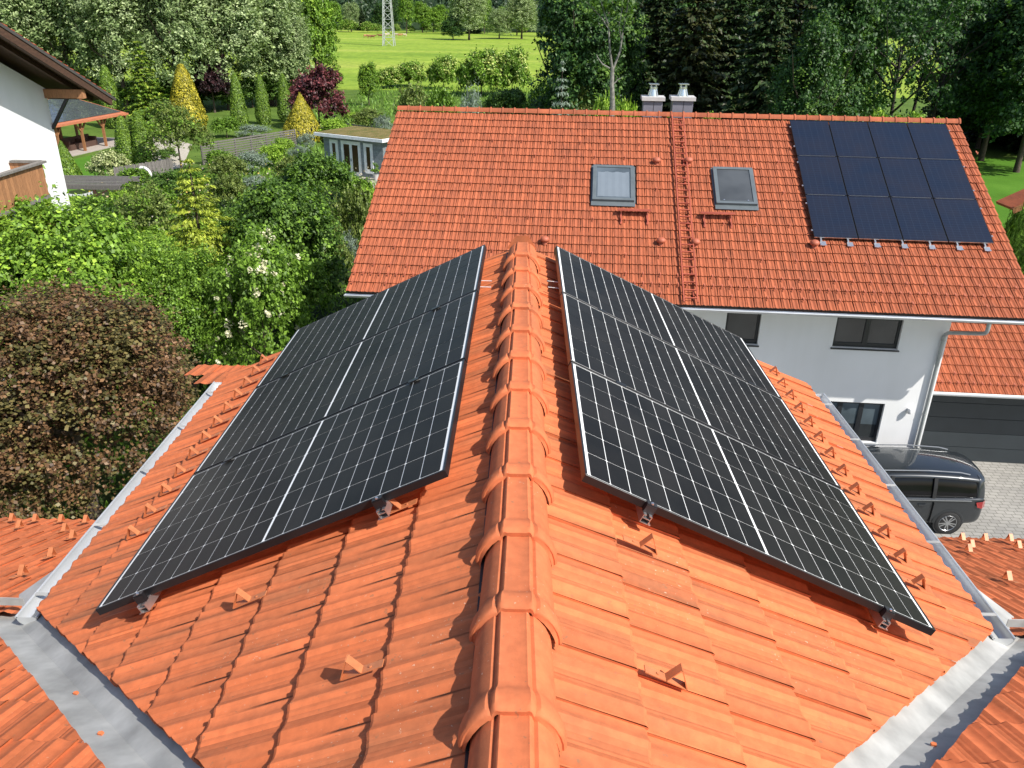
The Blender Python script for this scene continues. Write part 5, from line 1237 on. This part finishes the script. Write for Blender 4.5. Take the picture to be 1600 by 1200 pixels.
put_px(T_GOLDFIR, 320, 420, 243, 205, 'golden green conifer with drooping sprays in the middle of the garden', 'conifer', Y=31)
put_px(T_CREAM, 178, 284, 237, 72, 'pale variegated round bush on the small lawn', 'bush')
put_px(T_LOOSE, 285, 272, 168, 95, 'loose olive green tree in front of the golden cypress', 'tree')
put_px(T_LOOSE, 235, 400, 300, 110, 'loose olive shrub left of the golden conifer', 'shrub', Y=36)
put_px(T_ROUND4, 190, 400, 318, 90, 'dark green shrub under the pergola post', 'shrub', Y=38)
put_px(T_ROUND3, 60, 400, 300, 90, 'lime green shrub against the neighbour house wall', 'shrub', Y=24.5)
put_px(T_ROUND3, 20, 470, 335, 70, 'lime green shrub at the left edge under the balcony', 'shrub', Y=22)
put_px(T_ROUND, 470, 500, 420, 120, 'green shrub under the dark tree by the roof corner', 'shrub', Y=28)
put_px(T_BLUE, 545, 400, 362, 44, 'pale blue grey shrub beside the far roof edge', 'shrub', Y=37)
put_px(T_ROUND2, 528, 415, 378, 50, 'low moss green mound beside the far roof edge', 'shrub', Y=35)
rr = random.Random(5)
beds = [(215, 305, 60, 40), (262, 312, 66, 44), (360, 330, 70, 50), (405, 322, 64, 48), (440, 335, 70, 56), (360, 285, 60, 40), (395, 272, 56, 36), (430, 262, 52, 34), (455, 290, 56, 42), (470, 262, 40, 34), (445, 245, 36, 28), (345, 268, 50, 30), (250, 345, 70, 50), (205, 350, 64, 50), (300, 300, 50, 34), (415, 360, 80, 60), (455, 390, 80, 60), (560, 330, 60, 50), (540, 310, 50, 40), (575, 355, 50, 60), (385, 390, 70, 60), (300, 430, 90, 70), (370, 450, 100, 80), (230, 440, 110, 80), (160, 360, 80, 50), (120, 345, 60, 36), (480, 235, 34, 26), (330, 400, 70, 50)]
kinds = (('green', T_ROUND), ('olive', T_ROUND2), ('lime', T_ROUND3), ('deep green', T_ROUND4), ('silvery', T_BLUE))
def where(x, y):
    side = 'left of' if x < 300 else 'right of' if x > 345 else 'around'
    if y < 300: return 'in the beds between the slat fence and the shed' if x > 330 else 'in front of the board fence'
    if y < 365: return 'in the beds %s the golden conifer' % side
    return 'in the thicket below the golden conifer'
bed_objs = []
for i, (x, y, w, hgt) in enumerate(beds):
    nm, pr = kinds[(i * 3 + i // 4) % 5 if y < 340 else (i * 2) % 4]
    bed_objs.append([x, None]); bed_objs[-1][1] = put_px(pr, x, y, y - hgt, w, '%s rounded garden shrub %s' % (nm, where(x, y)), 'shrub', '%s shrubs %s' % (nm, where(x, y)))
bylab = {}
for x, o in bed_objs: bylab.setdefault(o['label'], []).append((x, o))
for lab, lst in bylab.items():
    if len(lst) > 1:
        for k, (x, o) in enumerate(sorted(lst, key=lambda q: q[0])): o['label'] = lab.replace('rounded garden shrub', 'rounded shrub') + ', %s from left' % ('first', 'second', 'third', 'fourth')[k]
# lawn side, pavilion surroundings
for x, b, t, w, lab in ((108, 170, 92, 30, 'column thuja behind the neighbour roof, leftmost of three'), (141, 176, 107, 32, 'column thuja behind the neighbour roof, middle of three'), (180, 200, 103, 36, 'column thuja behind the pavilion, rightmost of three'),
                         (202, 262, 182, 36, 'column thuja right of the pavilion, left of the front pair'), (229, 262, 176, 40, 'column thuja right of the pavilion, right of the front pair'), (376, 200, 115, 28, 'column thuja right of the plum tree, first of three'), (413, 194, 118, 25, 'column thuja between the plum tree and the wine red bush'), (448, 190, 116, 26, 'shaded column thuja beside the wine red bush')):
    put_px(T_THUJA, x, b, t, w, lab, 'thuja', 'column thujas')
put_px(T_THUJAC, 108, 284, 221, 42, 'small cone thuja in front of the pavilion', 'thuja'); put_px(T_THUJAC, 84, 282, 234, 24, 'cone thuja half hidden by the neighbour wall', 'thuja')
put_px(T_FEATHER, 238, 205, 62, 92, 'feathery green conifer behind the thuja pair', 'conifer'); put_px(T_GOLDCOL, 297, 205, 101, 58, 'golden yellow cypress column in the garden', 'cypress')
put_px(T_PLUM, 336, 176, 88, 66, 'dark plum leaved tree right of the golden cypress', 'tree'); put_px(T_WINE, 500, 200, 112, 92, 'wine red round bush beside the meadow', 'bush'); put_px(T_GOLDCONE, 475, 222, 146, 66, 'golden yellow cone cypress in front of the wine red bush', 'cypress')
for x, b, t, w, pr, nm in ((265, 215, 188, 60, T_ROUND3, 'lime green shrub on the bank left of the golden cypress'), (355, 215, 185, 50, T_ROUND, 'green shrub below the plum tree'), (395, 215, 195, 60, T_BLUE, 'grey green shrub behind the slat fence'), (525, 222, 188, 60, T_ROUND3, 'bright green shrub behind the shed fence'), (580, 200, 172, 60, T_ROUND2, 'dull green shrub left of the far roof ridge'), (600, 215, 180, 34, T_BLUE, 'whitish shrub against the far roof edge'), (555, 190, 176, 40, T_ROUND3, 'small lime shrub in the rough grass'), (200, 240, 214, 30, T_ROUND, 'low green shrub beside the pavilion terrace'), (262, 252, 232, 36, T_ROUND4, 'low dark shrub at the gravel path')):
    put_px(pr, x, b, t, w, nm, 'shrub')
# --- tall trees behind the garden on the left
for i, (x, b, t, w, pr) in enumerate(((40, 175, -60, 150, T_WILLOW), (120, 172, -40, 150, T_WILLOW2), (200, 176, -50, 150, T_WILLOW), (285, 176, -70, 140, T_WILLOW2), (360, 172, -40, 150, T_WILLOW), (425, 165, -30, 130, T_WILLOW2), (330, 140, -120, 150, T_WILLOW), (455, 165, 10, 90, T_WILLOW), (90, 150, -120, 160, T_WILLOW2), (230, 150, -130, 160, T_WILLOW))):
    put_px(pr, x, b, t, w, 'tall silvery willow behind the garden, %s from the left' % ('first', 'third', 'fourth', 'sixth', 'eighth', 'ninth', 'seventh', 'tenth', 'second', 'fifth')[i], 'tree', 'willows behind the garden')
put_px(T_BROAD, 5, 165, 5, 80, 'bright green tree above the neighbour roof', 'tree'); put_px(T_BROAD, 497, 150, -25, 70, 'fresh green tree at the right end of the willows', 'tree'); put_px(T_BROAD, 478, 140, -60, 70, 'green tree behind the right end of the willows', 'tree')
for i, (x, b, t, w, pr, nm) in enumerate(((30, 190, 130, 90, T_DEEP, 'dark'), (75, 186, 120, 80, T_ROUND4, 'deep green'), (150, 186, 125, 90, T_DEEP, 'dark'), (215, 186, 128, 80, T_ROUND4, 'deep green'), (275, 184, 120, 80, T_DEEP, 'dark'), (318, 180, 118, 70, T_ROUND4, 'deep green'), (360, 182, 124, 70, T_DEEP, 'dark'), (395, 180, 120, 60, T_ROUND4, 'deep green'), (432, 178, 118, 70, T_DEEP, 'dark'), (465, 172, 108, 60, T_DEEP, 'dark'), (515, 150, 110, 50, T_ROUND, 'green'))):
    put_px(pr, x, b - 12, t, w, '%s undergrowth shrub at the foot of the willows, %s from the left' % (nm, ('first', 'second', 'third', 'fourth', 'fifth', 'sixth', 'seventh', 'eighth', 'ninth', 'tenth', 'last')[i]), 'shrub', 'undergrowth below the willows')
# --- meadow edge shrubs
put_px(T_BROAD, 577, 166, 102, 34, 'small upright green tree alone in the rough grass', 'tree')
for i, (x, b, t, w, lab) in enumerate(((608, 138, 108, 46, 'flowering bush at the meadow edge, first from the left'), (640, 136, 100, 56, 'flowering bush at the meadow edge, second from the left'), (693, 140, 92, 52, 'flowering bush at the meadow edge, third from the left'), (752, 150, 84, 80, 'large flowering bush at the meadow edge, fourth from the left'), (800, 150, 82, 60, 'large flowering bush at the meadow edge, beside the dark wood'))):
    put_px(T_ELDBUSH, x, b, t, w, lab, 'bush', 'flowering bushes at the meadow edge')
for x, b, t, w, pr, lab in ((650, 178, 140, 70, T_ROUND2, 'olive shrub just behind the far ridge, leftmost'), (690, 182, 146, 60, T_ROUND, 'green shrub just behind the far ridge, left of the blue grey one'), (735, 182, 138, 50, T_BLUE, 'blue grey feathery shrub behind the far ridge'), (790, 190, 140, 80, T_DEEP, 'dark shrub behind the far ridge right of the blue grey one'), (845, 190, 138, 70, T_ROUND, 'green shrub behind the far ridge in front of the young pine'), (905, 190, 142, 70, T_ROUND2, 'olive shrub behind the far ridge right of the young pine'), (945, 195, 156, 50, T_ROUND3, 'fresh green shrub behind the far ridge beside the dead trunk'), (980, 195, 165, 40, T_ROUND3, 'small fresh shrub left of the chimneys')):
    put_px(pr, x, b, t, w, lab, 'shrub', Y=60 + (x % 7) * 3)
put_px(T_PINE, 876, 185, 84, 56, 'grey green young pine behind the far ridge', 'pine', Y=62)
for x, w, t, lab in ((1042, 40, 166, 'light green shrub top between the chimneys'), (1118, 46, 164, 'light green shrub top right of the chimneys'), (1325, 40, 176, 'lime shrub top behind the far panels, leftmost'), (1378, 44, 158, 'tall lime shrub top behind the far panels, second'), (1408, 40, 166, 'lime shrub top behind the far panels, third'), (1432, 44, 161, 'tall lime shrub top behind the far panels, fourth'), (1460, 36, 170, 'lime shrub top behind the far panels, rightmost')):
    put_px(T_YOUNG, x, 215, t, w, lab.replace('shrub', 'tree'), 'tree', Y=36)
# --- dark wood on the right
wood = [(896, -60, 120, T_SHADE, 68), (930, -90, 120, T_SHADE, 74), (1010, -120, 130, T_SPRUCE, 80), (960, -100, 120, T_SPRUCE2, 92), (1065, -120, 120, T_SPRUCE2, 70), (1115, -110, 130, T_SPRUCE, 76), (1175, -120, 140, T_SPRUCE, 64), (1220, -120, 120, T_SPRUCE2, 82), (1270, -70, 120, T_SHADE, 64), (1292, -70, 110, T_SHADE, 72), (1530, -90, 130, T_SHADE, 76), (1590, -90, 140, T_SHADE, 70), (1455, -100, 60, T_SPRUCE2, 92), (1515, -130, 80, T_SPRUCE, 98), (1560, -100, 130, T_SPRUCE, 90), (1640, -100, 150, T_SPRUCE, 82), (1240, 40, 90, T_SHADE, 58), (1600, 60, 150, T_SHADE, 80), (1520, 100, 110, T_SHADE, 84), (925, -110, 110, T_SPRUCE, 96), (1035, -100, 130, T_SHADE, 100), (1090, 60, 110, T_SHADE, 90), (1150, -100, 130, T_SHADE, 98), (1000, 70, 110, T_SHADE, 84), (1560, 40, 130, T_SHADE, 96), (1200, 60, 110, T_SHADE, 92), (1378, -80, 120, T_SPARSE, 66), (1440, -60, 110, T_SPARSE, 74), (1408, -40, 100, T_SPARSE, 84)]
ordn = ('first', 'second', 'third', 'fourth', 'fifth', 'sixth', 'seventh', 'eighth', 'ninth', 'tenth', 'eleventh', 'twelfth', 'thirteenth', 'fourteenth', 'fifteenth', 'sixteenth')
cnt = {}
for x, t, w, pr, Y in sorted(wood, key=lambda q: q[0]):
    nm = 'thinly leaved tree' if pr is T_SPARSE else 'shady broadleaf tree' if pr is T_SHADE else 'dark dense spruce' if pr is T_SPRUCE else 'brownish spruce'
    k = cnt.get(nm, 0); cnt[nm] = k + 1
    o = put_px(pr, x, 260, t, w * 1.15, '%s in the dark wood, %s of its kind from left' % (nm, ordn[k]), 'tree', 'trees of the dark wood', Y=Y)
# the dead birch with two bare stems
bp = np.array([*at_y(957, 168, 57)[:2], 0]); db = thing('dead_birch', 'bare pale forked trunk standing before the dark wood', 'tree', bp)
def pt57(x, y): q = at_y(x, y, 57); return q
tk = MB().tube([bp, pt57(957, 165), pt57(956, 130), pt57(957, 105)], [.22, .19, .15, .13], 8).build('trunk', M_BIRCH, db)
for path, r0 in ((((957, 108), (953, 80), (951, 40), (944, 20), (936, -10)), .085), (((958, 108), (969, 80), (973, 50), (979, 20), (984, -15)), .085), (((953, 107), (941, 100), (934, 90), (932, 85)), .06), (((971, 62), (967, 40), (973, 10), (968, -10)), .05), (((951, 45), (940, 28), (925, 12), (915, 2)), .05), (((958, 132), (966, 124), (972, 121)), .05)):
    MB().tube([pt57(*p) for p in path], [r0 * (1 - .7 * i / (len(path) - 1)) for i in range(len(path))], 7).build('limb', M_BIRCH, db)
rngb = np.random.default_rng(77); bb = [(tuple(pt57(x, y) - bp), (1.1, 1.1, .9)) for x, y in ((948, 30), (980, 25), (935, 5), (962, 5), (990, 40), (925, 25), (968, 55))]
Pb, Nb = clump_points(rngb, bb, 46, 26, .45, 3.0); link('crown', leaf_mesh('crown', Pb, Nb, .24, .7, L_DEEP, rngb), db)
# hedge at the right edge
for i, (x, b, t, w, pr) in enumerate(((1585, 470, 300, 70, T_FINE), (1600, 430, 285, 60, T_ROUND), (1570, 420, 330, 50, T_ROUND))):
    put_px(pr, x, b, t, w, 'green hedge shrub beyond the right verge of the far roof, %s' % ('large one', 'right one', 'left one')[i], 'shrub', Y=26 + 2 * i)
# --- far row of trees and the wooded hill
rr = random.Random(9); fcount = {}
for i in range(17):
    x = 470 + i * 24 + rr.uniform(-8, 8); Y = 500 + rr.uniform(-25, 60)
    pr = (T_BROAD, T_WILLOW2, T_SHADE, T_BROAD, T_SPRUCE)[rr.randrange(5)]
    p = np.array([*at_y(x, 50, Y)[:2], .6]); hgt = rr.uniform(13, 23); w, h = proto_dim[pr.name]
    nm = {T_BROAD: 'green tree', T_WILLOW2: 'grey green tree', T_SHADE: 'dark broad tree', T_SPRUCE: 'spruce'}[pr]; k = fcount.get(nm, 0); fcount[nm] = k + 1
    place(pr, p, rr.uniform(.9, 1.3), '%s along the far edge of the meadow, %s of its kind from left' % (nm, ordn[k]), 'tree', 'trees along the far meadow edge', sz=hgt / h)
put_px(T_BROAD, 677, 51, 14, 34, 'round green tree standing out before the far wood', 'tree')
for x, b, t, w, pr, lab in ((708, 64, 24, 34, T_SHADE, 'dark tree at the foot of the pale willows in the meadow'), (733, 64, -14, 64, T_WILLOW, 'large silvery willow standing in the meadow'), (780, 62, 14, 40, T_WILLOW2, 'small grey green willow in the meadow'), (815, 62, -4, 56, T_WILLOW, 'silvery willow in the meadow beside the dark wood')):
    put_px(pr, x, b, t, w, lab, 'tree')
for i in range(14):
    x = 500 + i * 24 + rr.uniform(-6, 6); p = gnd(x, 52 + rr.uniform(-1, 1)); p[2] = .5
    place(T_ELDBUSH, p, rr.uniform(.8, 1.6), 'low bush in front of the far row of trees, %s from the left' % ordn[i], 'bush', 'low bushes before the far trees')
hv = []; hf = []; nx, ny = 60, 14
for j in range(ny + 1):
    for i in range(nx + 1):
        x = -1400 + 2800 * i / nx; y = 590 + 900 * j / ny
        hv.append((x, y, -1 + 150 * (j / ny) ** 1.1 + 8 * math.sin(i * .9 + j) + 6 * math.sin(i * .37)))
for j in range(ny):
    for i in range(nx): hf.append((j * (nx + 1) + i, j * (nx + 1) + i + 1, (j + 1) * (nx + 1) + i + 1, (j + 1) * (nx + 1) + i))
structure(MB().add(hv, hf).build('hill', ground_mat('forest_floor', (.012, .026, .010), (.020, .040, .014), (.03, .055, .02), .02, .3)))
rng = np.random.default_rng(3); nt = 1700
hx_ = rng.uniform(-520, 650, nt); hy_ = rng.uniform(590, 900, nt); hz_ = -1 + 150 * ((hy_ - 590) / 900) ** 1.1; per = 76
f_ = rng.random((nt, per)); a_ = rng.random((nt, per)) * 6.283; hh_ = rng.uniform(16, 30, (nt, 1)); rad_ = 4.2 * (1 - f_) ** .7 * rng.uniform(.55, 1.05, f_.shape) + .3
P = np.stack([hx_[:, None] + rad_ * np.cos(a_), hy_[:, None] + rad_ * np.sin(a_), hz_[:, None] + 2 + hh_ * f_], 2).reshape(-1, 3); N = np.stack([np.cos(a_), np.sin(a_), .6 + 0 * a_], 2).reshape(-1, 3)
fo_ = link('forest', leaf_mesh('forest', P, N, 2.5, .6, leaf_mat('far_forest', (.020, .045, .020), (.050, .085, .036), .1, k=1.3), rng)); tag(fo_, 'mixed wood covering the hill behind the meadow', 'forest', kind='stuff')
# --- ground cover of the garden beds and rough grass
rng = np.random.default_rng(4); n = 42000
X = rng.uniform(-34, -4, n); Yy = rng.uniform(12, 70, n); hgt = rng.uniform(.15, .55, n) * (0.6 + .8 * np.abs(np.sin(X * .7) * np.cos(Yy * .5)))
keep = ~((X > -18) & (X < -10) & (Yy > 60.5)) & ~((X < -25) & (Yy > 52)) & (X > -16.5 - (Yy > 28) * 20)
P = np.stack([X, Yy, hgt * .5], 1)[keep]; N = rng.normal(size=P.shape) * .6 + np.array([0, -.2, .5])
tag(link('ground_cover', leaf_mesh('ground_cover', P, N, .26, .40, L_GREEN, rng, np.tile(np.array([0, 0, 1.0]), (len(P), 1)))), 'low leafy ground cover filling the garden beds', 'plants', kind='stuff')
n = 22000; Yy = 62 + 85 * rng.random(n) ** .8; X = rng.uniform(-1, 1, n) * Yy * .45 - 6
P = np.stack([X, Yy, rng.uniform(.1, .4, n)], 1); keep = ~((X > -18) & (X < -9) & (Yy < 68)) & (X > -26); P = P[keep]
tag(link('rough_grass', leaf_mesh('rough_grass', P, rng.normal(size=P.shape) + np.array([0, -.6, .4]), .8, .16, leaf_mat('grass_blade', (.060, .125, .016), (.110, .190, .030), .2), rng, np.tile(np.array([0, 0, 1.0]), (len(P), 1)))), 'tall rough grass between the garden and the meadow', 'grass', kind='stuff')
n = 900; X = rng.uniform(-30, -12, n); Yy = rng.uniform(40, 66, n); P = np.stack([X, Yy, rng.uniform(.5, 1.0, n)], 1)
tag(link('bed_flowers', leaf_mesh('bed_flowers', P, rng.normal(size=P.shape) + np.array([0, -.4, 1.0]), .16, .9, leaf_mat('petals', (.55, .50, .42), (.62, .45, .12), .2, (.6, 1.1), k=1.0), rng)), 'small white and yellow flowers scattered over the garden beds', 'flowers', kind='stuff')
pp = SP(LS - .35, -.6, 0); P, N = clump_points(rng, [((pp[0], pp[1], .85), (.3, .3, .45))], 14, 14, .15)
link('foliage', leaf_mesh('foliage', P - ORG['flower_pot'], N, .16, .6, L_GREEN, rng), fp)
# unused prototypes leave the scene
for o in list(COL.objects):
    if o.type == 'EMPTY' and 'w' in o:
        for c in list(o.children): bpy.data.objects.remove(c)
        bpy.data.objects.remove(o)
